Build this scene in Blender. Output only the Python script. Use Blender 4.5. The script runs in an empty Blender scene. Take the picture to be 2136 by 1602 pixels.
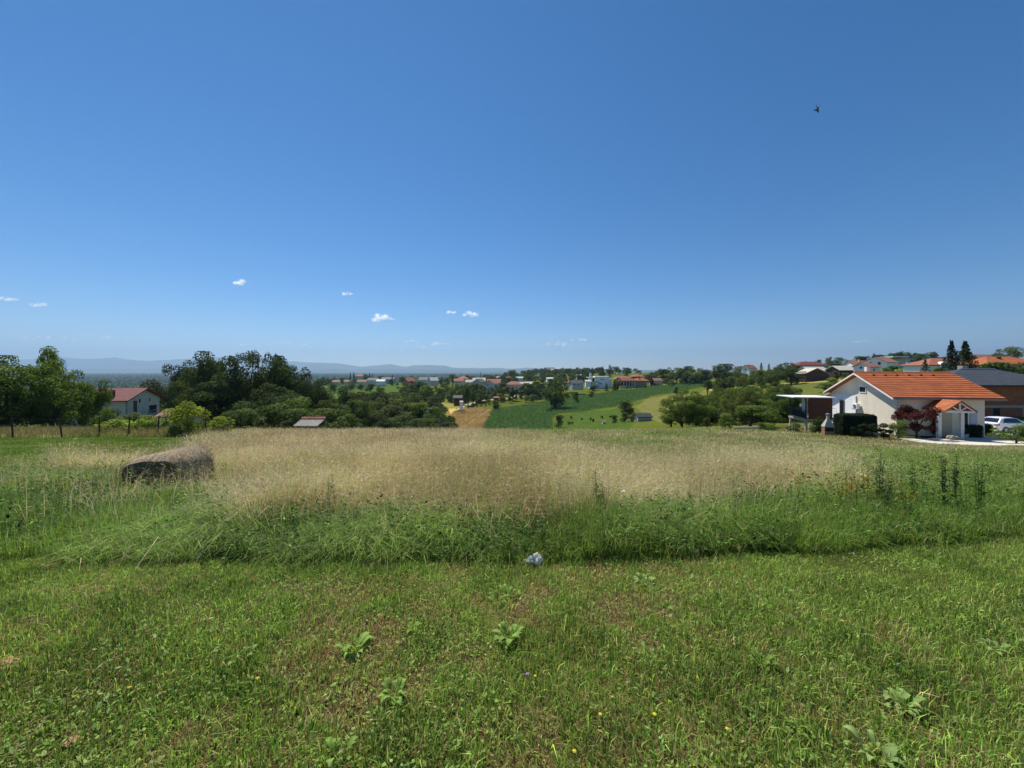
import bpy, bmesh, math, random
import numpy as np
from mathutils import Vector, Matrix

# ------------------------------------------------------------------ camera, sky, sun, exposure
EYE, F, CX, HY = 1.65, 800.0, 1068.0, 773.0        # eye height; focal length, centre column and horizon row of the photograph
SC = bpy.context.scene
COL = SC.collection
cam = bpy.data.objects.new('camera', bpy.data.cameras.new('camera'))
COL.objects.link(cam)
cam.location = (0, 0, EYE)
cam.rotation_euler = (math.radians(90), 0, 0)
cam.data.sensor_width = 36.0
cam.data.lens = 36.0 * F / 2136.0
cam.data.shift_y = -(801.0 - HY) / 2136.0
cam.data.clip_start, cam.data.clip_end = 0.05, 200000
SC.camera = cam

SUN_EL, SUN_AZ = math.radians(58), math.radians(-32)     # azimuth from +Y, clockwise
sun_dir = Vector((math.sin(SUN_AZ) * math.cos(SUN_EL), math.cos(SUN_AZ) * math.cos(SUN_EL), math.sin(SUN_EL)))
W = bpy.data.worlds.new("World"); SC.world = W; W.use_nodes = True
nt = W.node_tree
bg = nt.nodes['Background']
sky = nt.nodes.new('ShaderNodeTexSky'); sky.sky_type = 'NISHITA'; sky.sun_disc = False
sky.sun_elevation = SUN_EL; sky.sun_rotation = SUN_AZ
sky.altitude = 200; sky.air_density = 0.8; sky.dust_density = 0.0; sky.ozone_density = 3.0
bg.inputs['Strength'].default_value = 0.115
hsv = nt.nodes.new('ShaderNodeHueSaturation'); hsv.inputs['Saturation'].default_value = 1.34; hsv.inputs['Value'].default_value = .77
nt.links.new(sky.outputs[0], hsv.inputs['Color']); nt.links.new(hsv.outputs[0], bg.inputs[0])
sl = bpy.data.lights.new('sun', 'SUN'); sl.energy = 4.9; sl.angle = math.radians(0.55); sl.color = (1.0, 0.95, 0.87)
so = bpy.data.objects.new('sun', sl); COL.objects.link(so)
so.rotation_euler = sun_dir.to_track_quat('Z', 'Y').to_euler()
SC.view_settings.view_transform = 'Standard'; SC.view_settings.look = 'None'
SC.view_settings.exposure = 0.33; SC.view_settings.gamma = 1.0
SC.render.engine = 'CYCLES'
SC.cycles.max_bounces = 8; SC.cycles.transparent_max_bounces = 12; SC.cycles.volume_bounces = 0
SC.cycles.use_denoising = True

R = random.Random(7)
RNG = np.random.default_rng(7)

# ------------------------------------------------------------------ terrain: height as a function of column and depth
DN = np.array([0.5, 2.5, 10, 20, 30, 40, 50, 65, 90, 120, 160, 220, 300, 400, 550, 750, 1000, 1500, 3000, 60000.])
TAB = {
 -400: [0, 0, -.95, -2.2, -3.45, -4.8, -6.5, -8.6, -12, -16, -21, -26, -32, -38, -45, -52, -55, -55, -55, -55],
  420: [0, 0, -.95, -2.2, -3.45, -4.8, -6.5, -8.6, -12, -16, -21, -26, -32, -38, -45, -52, -55, -55, -55, -55],
  550: [0, 0, -.95, -2.2, -3.45, -4.7, -6.3, -8.6, -12.5, -17, -22, -26, -30, -34, -40, -50, -55, -55, -55, -55],
  680: [0, 0, -.95, -2.2, -3.45, -4.7, -6.6, -9.3, -13.5, -18, -22, -21, -18, -18, -15, -28, -48, -55, -55, -55],
  830: [0, 0, -.95, -2.2, -3.45, -4.7, -6.8, -9.5, -13.8, -18, -21.5, -22, -19, -17, -14, -27, -46, -55, -55, -55],
  985: [0, 0, -.95, -2.2, -3.45, -4.7, -6.8, -9.6, -14, -18.5, -20.6, -21.3, -18.0, -14.5, -14, -26, -45, -55, -55, -55],
 1100: [0, 0, -.95, -2.2, -3.45, -4.7, -6.8, -9.5, -14, -18, -20.4, -20.5, -18, -13.5, -10, -8, -7, -25, -55, -55],
 1300: [0, 0, -.95, -2.2, -3.45, -4.7, -6.6, -8.8, -11.6, -15.1, -16.3, -16.5, -14.1, -9, -5, -3.5, -4, -22, -55, -55],
 1480: [0, 0, -.95, -2.2, -3.45, -4.7, -5.9, -7.3, -10.4, -12, -12, -11.8, -10.4, -7.5, -3, 0, -2, -20, -55, -55],
 1650: [0, 0, -.95, -2.2, -3.6, -4.8, -5.5, -6.8, -7.2, -6, -4.2, -1.2, 2, 4, 5, 4, 0, -20, -55, -55],
 1800: [0, 0, -1.0, -2.4, -3.9, -4.6, -5.2, -5.3, -3.1, -2.2, -1.2, 1.65, 6, 10, 15, 17, 14, 0, -55, -55],
 2000: [0, 0, -1.0, -2.6, -4.25, -4.75, -4.9, -4.2, -.8, 0, 1.8, 4.7, 8.4, 13, 19, 20, 16, 0, -55, -55],
 2500: [0, 0, -1.0, -2.6, -4.25, -4.75, -4.9, -4.2, -.8, 0, 1.8, 4.7, 8.4, 13, 19, 20, 16, 0, -55, -55]}
LD = np.linspace(math.log(0.5), math.log(60000), 700)
CP = np.linspace(-400, 2500, 291)
_cols = np.array(sorted(TAB))
_a = np.array([np.interp(np.exp(LD), DN, TAB[c]) for c in _cols])
_b = np.array([np.interp(CP, _cols, _a[:, j]) for j in range(len(LD))]).T
def _blur(a, n, ax):
    k = np.exp(-0.5 * (np.arange(-3 * n, 3 * n + 1) / n) ** 2); k /= k.sum()
    p = [(0, 0), (0, 0)]; p[ax] = (3 * n, 3 * n)
    a = np.pad(a, p, mode='edge')
    return np.apply_along_axis(lambda v: np.convolve(v, k, 'valid'), ax, a)
ZT = _blur(_blur(_b, 5, 1), 4, 0)

def height_pd(px, d):
    ci = np.clip((np.asarray(px, float) - CP[0]) / (CP[1] - CP[0]), 0, len(CP) - 1.001)
    di = np.clip((np.log(np.maximum(d, 0.5)) - LD[0]) / (LD[1] - LD[0]), 0, len(LD) - 1.001)
    c0 = ci.astype(int); d0 = di.astype(int); fc = ci - c0; fd = di - d0
    return (ZT[c0, d0] * (1 - fc) * (1 - fd) + ZT[c0 + 1, d0] * fc * (1 - fd)
            + ZT[c0, d0 + 1] * (1 - fc) * fd + ZT[c0 + 1, d0 + 1] * fc * fd)
UMAX = 1.75
def hxy(x, y):
    x = np.asarray(x, float); y = np.asarray(y, float)
    r = np.hypot(x, y)
    u = np.where(y > 1e-6, x / np.maximum(y, 1e-6), np.sign(x) * 1e6)
    uc = np.clip(u, -UMAX, UMAX)
    d = np.where(np.abs(u) <= UMAX, y, r / math.sqrt(1 + UMAX ** 2))
    z = height_pd(CX + F * uc, d)
    ang = np.abs(np.arctan2(x, y))
    a0 = math.atan(UMAX)
    w = np.clip(1 - (ang - a0) / 1.2, 0, 1)
    return z * (w * w * (3 - 2 * w))
def hz(x, y): return float(hxy(np.array([x]), np.array([y]))[0])
def at(px, d):                                   # a ground point seen in column px at depth d
    x = (px - CX) / F * d
    return Vector((x, d, hz(x, d)))
def zrow(row, d): return EYE - (row - HY) / F * d
def hit(px, row, dmin=60.0, dmax=1500.0):        # far ground point seen at column px, row
    ds = np.exp(np.linspace(math.log(dmin), math.log(dmax), 900))
    rr = HY + F * (EYE - height_pd(np.full_like(ds, px), ds)) / ds
    i = int(np.argmax(rr <= row)) if (rr <= row).any() else len(ds) - 1
    d = ds[i]
    return at(px, d)

# ------------------------------------------------------------------ helpers
def lin(h):
    h = h.lstrip('#'); c = [int(h[i:i + 2], 16) / 255 for i in (0, 2, 4)]
    return tuple(((v + .055) / 1.055) ** 2.4 if v > .04045 else v / 12.92 for v in c)

def npmesh(name, verts, loops, totals, cols=None, smooth=False, mats=(), midx=None):
    me = bpy.data.meshes.new(name)
    verts = np.ascontiguousarray(verts, np.float32); loops = np.ascontiguousarray(loops, np.int32); totals = np.ascontiguousarray(totals, np.int32)
    me.vertices.add(len(verts)); me.vertices.foreach_set('co', verts.ravel())
    me.loops.add(len(loops)); me.loops.foreach_set('vertex_index', loops)
    me.polygons.add(len(totals))
    me.polygons.foreach_set('loop_start', np.concatenate([[0], np.cumsum(totals)[:-1]]).astype(np.int32))
    me.polygons.foreach_set('loop_total', totals)
    if smooth: me.polygons.foreach_set('use_smooth', np.ones(len(totals), bool))
    for m in mats: me.materials.append(m)
    if midx is not None: me.polygons.foreach_set('material_index', np.ascontiguousarray(midx, np.int32))
    me.update(calc_edges=True)
    if cols is not None:
        at_ = me.color_attributes.new('tint', 'FLOAT_COLOR', 'POINT')
        c4 = np.ones((len(verts), 4), np.float32); c4[:, :3] = cols
        at_.data.foreach_set('color', c4.ravel())
    me.validate()
    return me

def link(name, me, parent=None, loc=None, rotz=0, scale=None):
    o = bpy.data.objects.new(name, me); COL.objects.link(o)
    if parent is not None: o.parent = parent
    if loc is not None: o.location = loc
    if rotz: o.rotation_euler = (0, 0, rotz)
    if scale is not None: o.scale = scale
    return o
def tag(o, label=None, cat=None, group=None, kind=None):
    if label: o['label'] = label
    if cat: o['category'] = cat
    if group: o['group'] = group
    if kind: o['kind'] = kind
    return o
def empty(name, label, cat, loc=(0, 0, 0), rotz=0, group=None):
    o = bpy.data.objects.new(name, None); COL.objects.link(o)
    o.location = loc; o.rotation_euler = (0, 0, rotz); o.empty_display_size = 0.3
    return tag(o, label, cat, group)

class MB:
    """collects boxes, prisms and tubes; build() links them as ONE mesh object"""
    def __init__(s): s.v = []; s.f = []
    def add(s, vs, fs):
        n = len(s.v); s.v += [tuple(p) for p in vs]; s.f += [[i + n for i in f] for f in fs]; return s
    def box(s, x0, x1, y0, y1, z0, z1):
        return s.add([(x0, y0, z0), (x1, y0, z0), (x1, y1, z0), (x0, y1, z0), (x0, y0, z1), (x1, y0, z1), (x1, y1, z1), (x0, y1, z1)],
                     [[3, 2, 1, 0], [4, 5, 6, 7], [0, 1, 5, 4], [1, 2, 6, 5], [2, 3, 7, 6], [3, 0, 4, 7]])
    def extrude(s, poly, vec):                       # poly: 3D points, extruded along vec
        n = len(poly); v = [Vector(p) for p in poly]; w = [p + Vector(vec) for p in v]
        return s.add(v + w, [list(range(n))[::-1], list(range(n, 2 * n))] + [[i, (i + 1) % n, n + (i + 1) % n, n + i] for i in range(n)])
    def tube(s, pts, rad, sides=8, cap=True):
        pts = [Vector(p) for p in pts]; n0 = len(s.v); m = len(pts)
        if not hasattr(rad, '__len__'): rad = [rad] * m
        for i, p in enumerate(pts):
            t = (pts[min(i + 1, m - 1)] - pts[max(i - 1, 0)]).normalized()
            a = t.orthogonal().normalized() if i == 0 else (a - t * a.dot(t)).normalized()
            b = t.cross(a)
            for k in range(sides):
                th = 2 * math.pi * k / sides
                s.v.append(tuple(p + (a * math.cos(th) + b * math.sin(th)) * rad[i]))
        for i in range(m - 1):
            for k in range(sides):
                k2 = (k + 1) % sides
                s.f.append([n0 + i * sides + k, n0 + i * sides + k2, n0 + (i + 1) * sides + k2, n0 + (i + 1) * sides + k])
        if cap:
            s.f.append([n0 + k for k in range(sides)][::-1]); s.f.append([n0 + (m - 1) * sides + k for k in range(sides)])
        return s
    def lathe(s, prof, c=(0, 0, 0), sides=16):       # prof: (radius, z)
        return s.tube([(c[0], c[1], c[2] + z) for r, z in prof], [max(r, 1e-3) for r, z in prof], sides)
    def mesh(s, name, mat, smooth=False, bevel=0):
        me = bpy.data.meshes.new(name); me.from_pydata(s.v, [], s.f)
        bm = bmesh.new(); bm.from_mesh(me)
        bmesh.ops.recalc_face_normals(bm, faces=bm.faces)
        if bevel:
            bmesh.ops.bevel(bm, geom=[e for e in bm.edges if len(e.link_faces) == 2 and e.calc_face_angle(0) > .6], offset=bevel, segments=2, affect='EDGES', profile=.5)
        bm.to_mesh(me); bm.free()
        for m in (mat if isinstance(mat, (list, tuple)) else [mat]): me.materials.append(m)
        if smooth: me.polygons.foreach_set('use_smooth', [True] * len(me.polygons))
        return me
    def build(s, name, mat, parent=None, loc=None, rotz=0, smooth=False, bevel=0, label=None):
        o = link(name, s.mesh(name, mat, smooth, bevel), parent, loc, rotz)
        if label: o['label'] = label
        return o

# ------------------------------------------------------------------ materials
def newmat(name):
    m = bpy.data.materials.new(name); m.use_nodes = True
    nt = m.node_tree
    return m, nt, nt.nodes, nt.links, nt.nodes['Principled BSDF']
def mat(name, col, rough=.7, var=.18, scale=4.0, bump=.15, metal=0, spec=.3, col2=None, stretch=(1, 1, 1), bdist=.02):
    m, nt, N, L, P = newmat(name)
    tc = N.new('ShaderNodeTexCoord'); mp = N.new('ShaderNodeMapping'); mp.inputs['Scale'].default_value = stretch
    no = N.new('ShaderNodeTexNoise'); no.inputs['Scale'].default_value = scale; no.inputs['Detail'].default_value = 7; no.inputs['Roughness'].default_value = .62
    L.new(tc.outputs['Object'], mp.inputs[0]); L.new(mp.outputs[0], no.inputs['Vector'])
    mix = N.new('ShaderNodeMix'); mix.data_type = 'RGBA'
    c2 = col2 or tuple(min(1, v * (1 + var * 1.2)) for v in col)
    c1 = col if col2 else tuple(v * (1 - var) for v in col)
    mix.inputs['A'].default_value = (*c1, 1); mix.inputs['B'].default_value = (*c2, 1)
    rp = N.new('ShaderNodeMapRange'); rp.inputs['From Min'].default_value = .3; rp.inputs['From Max'].default_value = .7
    L.new(no.outputs['Fac'], rp.inputs['Value']); L.new(rp.outputs[0], mix.inputs['Factor'])
    L.new(mix.outputs['Result'], P.inputs['Base Color'])
    P.inputs['Roughness'].default_value = rough; P.inputs['Metallic'].default_value = metal; P.inputs['Specular IOR Level'].default_value = spec
    if bump:
        b = N.new('ShaderNodeBump'); b.inputs['Strength'].default_value = bump; b.inputs['Distance'].default_value = bdist
        L.new(no.outputs['Fac'], b.inputs['Height']); L.new(b.outputs[0], P.inputs['Normal'])
    return m
def tilemat(name, col, col2, row=.34, colw=.3, axis='Z', dark=.45, bump=.6):
    """roof tiles or brick courses: rows along local Z, joints along local X and Y"""
    m, nt, N, L, P = newmat(name)
    tc = N.new('ShaderNodeTexCoord'); sp = N.new('ShaderNodeSeparateXYZ'); L.new(tc.outputs['Object'], sp.inputs[0])
    ad = N.new('ShaderNodeMath'); ad.operation = 'ADD'; L.new(sp.outputs['X'], ad.inputs[0]); L.new(sp.outputs['Y'], ad.inputs[1])
    cb = N.new('ShaderNodeCombineXYZ'); L.new(ad.outputs[0], cb.inputs['X']); L.new(sp.outputs['Z'], cb.inputs['Y'])
    br = N.new('ShaderNodeTexBrick'); br.inputs['Scale'].default_value = 1; br.inputs['Brick Width'].default_value = colw; br.inputs['Row Height'].default_value = row
    br.inputs['Mortar Size'].default_value = row * .09; br.inputs['Mortar Smooth'].default_value = .4; br.inputs['Bias'].default_value = 0
    br.inputs['Color1'].default_value = (*col, 1); br.inputs['Color2'].default_value = (*col2, 1); br.inputs['Mortar'].default_value = (*[v * dark for v in col], 1)
    L.new(cb.outputs[0], br.inputs['Vector'])
    no = N.new('ShaderNodeTexNoise'); no.inputs['Scale'].default_value = 1.3; no.inputs['Detail'].default_value = 6; L.new(tc.outputs['Object'], no.inputs['Vector'])
    hs = N.new('ShaderNodeHueSaturation'); mr = N.new('ShaderNodeMapRange'); mr.inputs['To Min'].default_value = .7; mr.inputs['To Max'].default_value = 1.3
    L.new(no.outputs['Fac'], mr.inputs['Value']); L.new(mr.outputs[0], hs.inputs['Value']); L.new(br.outputs['Color'], hs.inputs['Color'])
    L.new(hs.outputs[0], P.inputs['Base Color']); P.inputs['Roughness'].default_value = .75; P.inputs['Specular IOR Level'].default_value = .3
    b = N.new('ShaderNodeBump'); b.inputs['Strength'].default_value = bump; b.inputs['Distance'].default_value = .04; b.invert = True
    L.new(br.outputs['Fac'], b.inputs['Height']); L.new(b.outputs[0], P.inputs['Normal'])
    return m
def leafmat(name, trans=.35, rough=.55, spec=.25, objcol=True, tcol=(1.25, 1.15, .6)):
    m, nt, N, L, P = newmat(name)
    a = N.new('ShaderNodeAttribute'); a.attribute_name = 'tint'
    src = a.outputs['Color']
    if objcol:
        oi = N.new('ShaderNodeObjectInfo'); mx = N.new('ShaderNodeMix'); mx.data_type = 'RGBA'; mx.blend_type = 'MULTIPLY'; mx.inputs['Factor'].default_value = 1
        L.new(a.outputs['Color'], mx.inputs['A']); L.new(oi.outputs['Color'], mx.inputs['B']); src = mx.outputs['Result']
    L.new(src, P.inputs['Base Color']); P.inputs['Roughness'].default_value = rough; P.inputs['Specular IOR Level'].default_value = spec
    t = N.new('ShaderNodeBsdfTranslucent'); tm = N.new('ShaderNodeMix'); tm.data_type = 'RGBA'; tm.blend_type = 'MULTIPLY'; tm.inputs['Factor'].default_value = 1
    tm.inputs['B'].default_value = (*tcol, 1); L.new(src, tm.inputs['A']); L.new(tm.outputs['Result'], t.inputs[0])
    ms = N.new('ShaderNodeMixShader'); ms.inputs[0].default_value = trans
    L.new(P.outputs[0], ms.inputs[1]); L.new(t.outputs[0], ms.inputs[2]); L.new(ms.outputs[0], N['Material Output'].inputs['Surface'])
    return m

LEAF = leafmat('foliage', .42, .65, .1)
BLADE = leafmat('grass_blade', .38, .6, .2, objcol=False, tcol=(1.06, 1.03, .78))
BARK = mat('bark', lin('#5a5044'), .9, .35, 6, .6, stretch=(1, 1, .3))
M = dict(
 cream=mat('cream_render', lin('#e8dcc6'), .85, .09, .7, .06), white=mat('white_render', lin('#efefee'), .8, .05, 1.5, .05),
 offwhite=mat('weathered_white', lin('#c4c1b7'), .85, .12, 1.2, .08), paint=mat('white_paint', lin('#ececea'), .45, .03, 3, .02),
 grey=mat('grey_render', lin('#a9adb0'), .85, .1, 1.2, .06), concrete=mat('concrete', lin('#a8a397'), .9, .15, 3, .2),
 beige=mat('beige_render', lin('#c9bfa6'), .85, .1, 1.2, .06), yellow=mat('yellow_render', lin('#dccb8e'), .85, .08, 1.2, .06),
 olive=mat('olive_render', lin('#a79c6c'), .85, .1, 1.2, .06),
 brownwood=mat('brown_boards', lin('#5c3a2c'), .65, .3, 3, .3, stretch=(9, 9, .4)), darkwood=mat('dark_boards', lin('#4a3d33'), .8, .3, 3, .3, stretch=(6, 6, .4)),
 glass=mat('window_glass', lin('#20262c'), .12, .1, 1, 0, spec=.6), black=mat('dark_opening', lin('#15171a'), .6, .1, 1, 0),
 metal=mat('grey_metal', lin('#8d9298'), .4, .08, 4, .02, metal=.6), darkmetal=mat('dark_metal', lin('#2b2f38'), .45, .1, 4, .02, metal=.3),
 shutter=mat('shutter_paint', lin('#b4bcc4'), .6, .06, 2, .03), stone=mat('rough_stone', lin('#8f8a80'), .95, .3, 8, .6),
 orange=tilemat('orange_roof_tiles', lin('#b8693c'), lin('#a15a34'), .155, .42), porchtile=tilemat('porch_roof_tiles', lin('#b8693c'), lin('#a15a34'), .15, .36),
 redroof=tilemat('red_roof_tiles', lin('#824840'), lin('#743f39'), .2, .3), terracotta=tilemat('terracotta_roof_tiles', lin('#a86a52'), lin('#985c46'), .3, .4),
 palered=tilemat('faded_roof_tiles', lin('#a67866'), lin('#94685a'), .3, .4), oldred=tilemat('old_dark_red_tiles', lin('#7c423a'), lin('#6e3a34'), .3, .4),
 greytile=tilemat('dark_grey_roof_tiles', lin('#474b52'), lin('#3d4148'), .16, .34), greyroof=mat('grey_sheet_roof', lin('#bcb5a6'), .8, .2, 1.5, .1, stretch=(6, 1, 1)),
 slate=mat('slate_sheet_roof', lin('#5e5c58'), .7, .15, 1.2, .1), whiteroof=mat('white_sheet_roof', lin('#bcbbb6'), .6, .08, 1.2, .05), darkroof=mat('dark_felt_roof', lin('#3a3d42'), .85, .2, 3, .2),
 brick=tilemat('red_brick', lin('#b4694c'), lin('#a05a40'), .21, .38, dark=.75, bump=.4), bbqbrick=tilemat('barbecue_brick', lin('#a87a62'), lin('#96684f'), .08, .2, dark=.8, bump=.4),
 gravel=mat('pale_gravel', lin('#bdb4a2'), .95, .3, 55, .6, col2=lin('#dcd5c6'), bdist=.01), dirt=mat('bare_earth', lin('#a98560'), .95, .25, 14, .8),
 red=mat('red_paint', lin('#8e3a34'), .5, .1, 2, .02),
)
# ------------------------------------------------------------------ ground: one sheet, tinted field by field
def inpoly(px, row, poly):
    px = np.asarray(px); row = np.asarray(row); c = np.zeros(px.shape, bool); n = len(poly)
    for i in range(n):
        x0, y0 = poly[i]; x1, y1 = poly[(i + 1) % n]
        if y0 == y1: continue
        c ^= ((y0 > row) != (y1 > row)) & (px < (x1 - x0) * (row - y0) / (y1 - y0) + x0)
    return c
CORN = [(1006, 905), (1012, 890), (1022, 866), (1030, 854), (1100, 845), (1180, 831), (1330, 811), (1440, 799), (1490, 797), (1480, 804), (1420, 816), (1360, 826), (1340, 833), (1290, 847), (1225, 857), (1165, 863), (1150, 872), (1152, 905)]
WHEAT = [(942, 905), (939, 880), (934, 868), (955, 858), (962, 853), (1000, 851), (1027, 851), (1014, 880), (1003, 905)]
WHEAT2 = [(930, 868), (933, 855), (955, 853), (936, 866)]
STRIP = [(1028, 855), (1120, 842), (1260, 820), (1400, 800), (1485, 793), (1485, 796), (1400, 804), (1260, 825), (1120, 850), (1030, 857)]
PALE = [(1340, 836), (1365, 827), (1420, 821), (1475, 818), (1470, 850), (1420, 880), (1378, 884), (1352, 864), (1325, 852)]
BRIGHT = [(1160, 866), (1290, 850), (1310, 858), (1322, 880), (1300, 905), (1150, 905), (1156, 880)]
HILL = [(1580, 812), (1660, 798), (1760, 792), (1800, 800), (1740, 828), (1690, 832), (1600, 834)]
FALLOW = [(1500, 806), (1600, 803), (1670, 797), (1770, 788), (1770, 793), (1660, 801), (1560, 810), (1480, 815), (1455, 818)]
GREEN2 = [(660, 802), (830, 796), (850, 806), (820, 830), (760, 828), (690, 832), (660, 828)]
ROAD = [(955, 858), (962, 845), (975, 838), (1000, 834), (1072, 826), (1150, 817), (1150, 820), (1072, 829.5), (1000, 839), (980, 842), (968, 852)]

def noise2(x, y, s, seed=0):
    """cheap smooth value noise, vectorised, 0..1"""
    x = np.asarray(x) * s + seed * 17.3; y = np.asarray(y) * s - seed * 9.1
    xi = np.floor(x); yi = np.floor(y); fx = x - xi; fy = y - yi
    fx = fx * fx * (3 - 2 * fx); fy = fy * fy * (3 - 2 * fy)
    def h(a, b):
        v = np.sin(a * 127.1 + b * 311.7 + seed * 74.7) * 43758.5453
        return v - np.floor(v)
    return (h(xi, yi) * (1 - fx) + h(xi + 1, yi) * fx) * (1 - fy) + (h(xi, yi + 1) * (1 - fx) + h(xi + 1, yi + 1) * fx) * fy

def bumps(x, y):
    r = np.hypot(x, y); return (noise2(x, y, .35, 3) - .5) * .12 * np.clip((r - 1) / 10, 0, 1) * np.clip(120 / np.maximum(r, 1e-3), 0, 1)
def build_ground():
    th = np.concatenate([np.linspace(-math.pi, -1.12, 40)[:-1], np.arctan(np.linspace(math.tan(-1.12), math.tan(1.12), 900)), np.linspace(1.12, math.pi, 40)[1:]])
    rr = np.concatenate([[0.02], np.exp(np.linspace(math.log(.35), math.log(30000), 520))])
    T, Rr = np.meshgrid(th, rr, indexing='ij')
    # inside the view use depth rings so that rows of the grid follow rows of the land
    X = Rr * np.sin(T); Y = Rr * np.cos(T)
    Z = hxy(X, Y)
    r2 = np.clip((Rr - 1) / 10, 0, 1)
    Z = Z + bumps(X, Y); Z = Z + (noise2(X, Y, .05, 5) - .5) * .5 * np.clip((Rr - 45) / 60, 0, 1) * np.clip(700 / Rr, 0, 1)
    px = np.where(Y > .1, CX + F * X / np.maximum(Y, .1), -9999); row = np.where(Y > .1, HY + F * (EYE - Z) / np.maximum(Y, .1), 9999)
    far = (Y > 70) & (Y < 700)
    C = np.empty(X.shape + (3,)); C[:] = lin('#4d5a2c')
    n = noise2(X, Y, .6, 1)[..., None]; n2 = noise2(X, Y, .08, 2)[..., None]
    base = np.array(lin('#525c2c')) * (1 - n2) + np.array(lin('#5e6a30')) * n2
    near = (np.hypot(X, Y) < 60)[..., None]
    C = np.where(near, np.array(lin('#6e5f3c')) * (1 - n) + np.array(lin('#454c22')) * n, base)
    def paint(poly, c, c2=None, m=None):
        jt = np.clip(400 / np.maximum(Rr, 1), .3, 2.5); k = inpoly(px + (noise2(X, Y, .16, 71) - .5) * 9 * jt, row + (noise2(X, Y, .13, 72) - .5) * 2.4 * jt, poly) & (far if m is None else m)
        cc = np.array(c) if c2 is None else np.array(c) * (1 - n) + np.array(c2) * n
        C[k] = np.broadcast_to(cc, C.shape)[k]
    paint(GREEN2, lin('#486034'), lin('#52683a')); paint(BRIGHT, lin('#4e6434'), lin('#43562c')); paint(PALE, lin('#78754e'), lin('#626a42'))
    paint(HILL, lin('#666c40'), lin('#566038')); paint(FALLOW, lin('#b0a272'), lin('#968c5a'))
    paint(STRIP, lin('#9aa45c'), lin('#8a9850')); paint(WHEAT, lin('#b8a27c'), lin('#a8936c')); paint(WHEAT2, lin('#c2a878'))
    uu = X - (Y - 150) * .055; tr = np.zeros(X.shape, bool)
    for t0 in (-20.5, -17.0, -9.2, -7.6): tr |= np.abs(uu - t0 - np.sin(Y * .03) * 1.2) < .42
    C[tr & far & inpoly(px, row, WHEAT)] = lin('#5f5a34')
    paint(CORN, lin('#455c2c'), lin('#3c5228')); paint(ROAD, lin('#c9c1b0'), lin('#b8ae9c'))
    paint([(900, 838), (960, 832), (965, 842), (950, 854), (900, 850)], lin('#94925a'), lin('#7c7a48'))
    C[..., 2] *= np.where(np.hypot(X, Y) > 60, .72, 1); C[..., 0] *= np.where(np.hypot(X, Y) > 60, 1.06, 1)
    forest = ((Rr > 520) & (px < 1080) & (Z < -30)) | (Rr > 2500)
    C[forest] = np.array(lin('#2c4226'))
    nA, nR = X.shape
    V = np.stack([X, Y, Z], -1).reshape(-1, 3)
    i = np.arange(nA - 1)[:, None] * nR + np.arange(nR - 1)[None, :]
    q = np.stack([i, i + 1, i + nR + 1, i + nR], -1).reshape(-1, 4)
    me = npmesh('ground', V, q.ravel(), np.full(len(q), 4), C.reshape(-1, 3), smooth=True)
    m, nt, N, L, P = newmat('ground_soil_and_turf')
    a = N.new('ShaderNodeAttribute'); a.attribute_name = 'tint'
    tc = N.new('ShaderNodeTexCoord')
    hs = N.new('ShaderNodeHueSaturation'); val = None
    outs = []
    for s, lo, hi in ((9.0, .65, 1.35), (.45, .8, 1.2)):
        no = N.new('ShaderNodeTexNoise'); no.inputs['Scale'].default_value = s; no.inputs['Detail'].default_value = 6; no.inputs['Roughness'].default_value = .65
        L.new(tc.outputs['Object'], no.inputs['Vector'])
        mr = N.new('ShaderNodeMapRange'); mr.inputs['From Min'].default_value = .25; mr.inputs['From Max'].default_value = .75; mr.inputs['To Min'].default_value = lo; mr.inputs['To Max'].default_value = hi
        L.new(no.outputs['Fac'], mr.inputs['Value']); outs.append((no, mr))
    mu = N.new('ShaderNodeMath'); mu.operation = 'MULTIPLY'; L.new(outs[0][1].outputs[0], mu.inputs[0]); L.new(outs[1][1].outputs[0], mu.inputs[1])
    L.new(mu.outputs[0], hs.inputs['Value']); L.new(a.outputs['Color'], hs.inputs['Color']); L.new(hs.outputs[0], P.inputs['Base Color'])
    P.inputs['Roughness'].default_value = 1; P.inputs['Specular IOR Level'].default_value = 0
    b = N.new('ShaderNodeBump'); b.inputs['Strength'].default_value = .7; b.inputs['Distance'].default_value = .15
    L.new(outs[0][0].outputs['Fac'], b.inputs['Height']); L.new(b.outputs[0], P.inputs['Normal'])
    me.materials.append(m)
    tag(link('ground', me), 'grassy ground falling away from the lawn to the valley and plain', 'ground', kind='structure')
build_ground()

def build_mountains(name, sky_pts, d, base, depth, col, label):
    px = np.linspace(-900, 2000, 700)
    row = np.interp(px, [p[0] for p in sky_pts], [p[1] for p in sky_pts])
    row = row + (noise2(px, px * 0, .05, 4) - .5) * 1.4 + (noise2(px, px * 0, .17, 6) - .5) * .7
    top = EYE - (row - HY) / F * d
    prof = [(-1, 0), (-.7, .18), (-.45, .42), (-.2, .78), (0, 1), (.5, .5), (1, 0)]
    V = []
    for t, h in prof:
        dd = d + t * depth
        x = (px - CX) / F * d
        z = base + (top - base) * h * (1 if h in (0, 1) else 1) + (noise2(x, x * 0 + t * 900, .0012, 8) - .5) * (0 if h in (0, 1) else .45) * (top - base)
        V.append(np.stack([x, np.full_like(x, dd), z], -1))
    V = np.array(V); nr, nc = V.shape[:2]
    i = np.arange(nr - 1)[:, None] * nc + np.arange(nc - 1)[None, :]
    q = np.stack([i, i + 1, i + nc + 1, i + nc], -1).reshape(-1, 4)
    me = npmesh(name, V.reshape(-1, 3), q.ravel(), np.full(len(q), 4), None, True, [mat(name + '_woodland', col, .95, .2, .002, 0)])
    tag(link(name, me), label, 'mountains', kind='structure')
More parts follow.
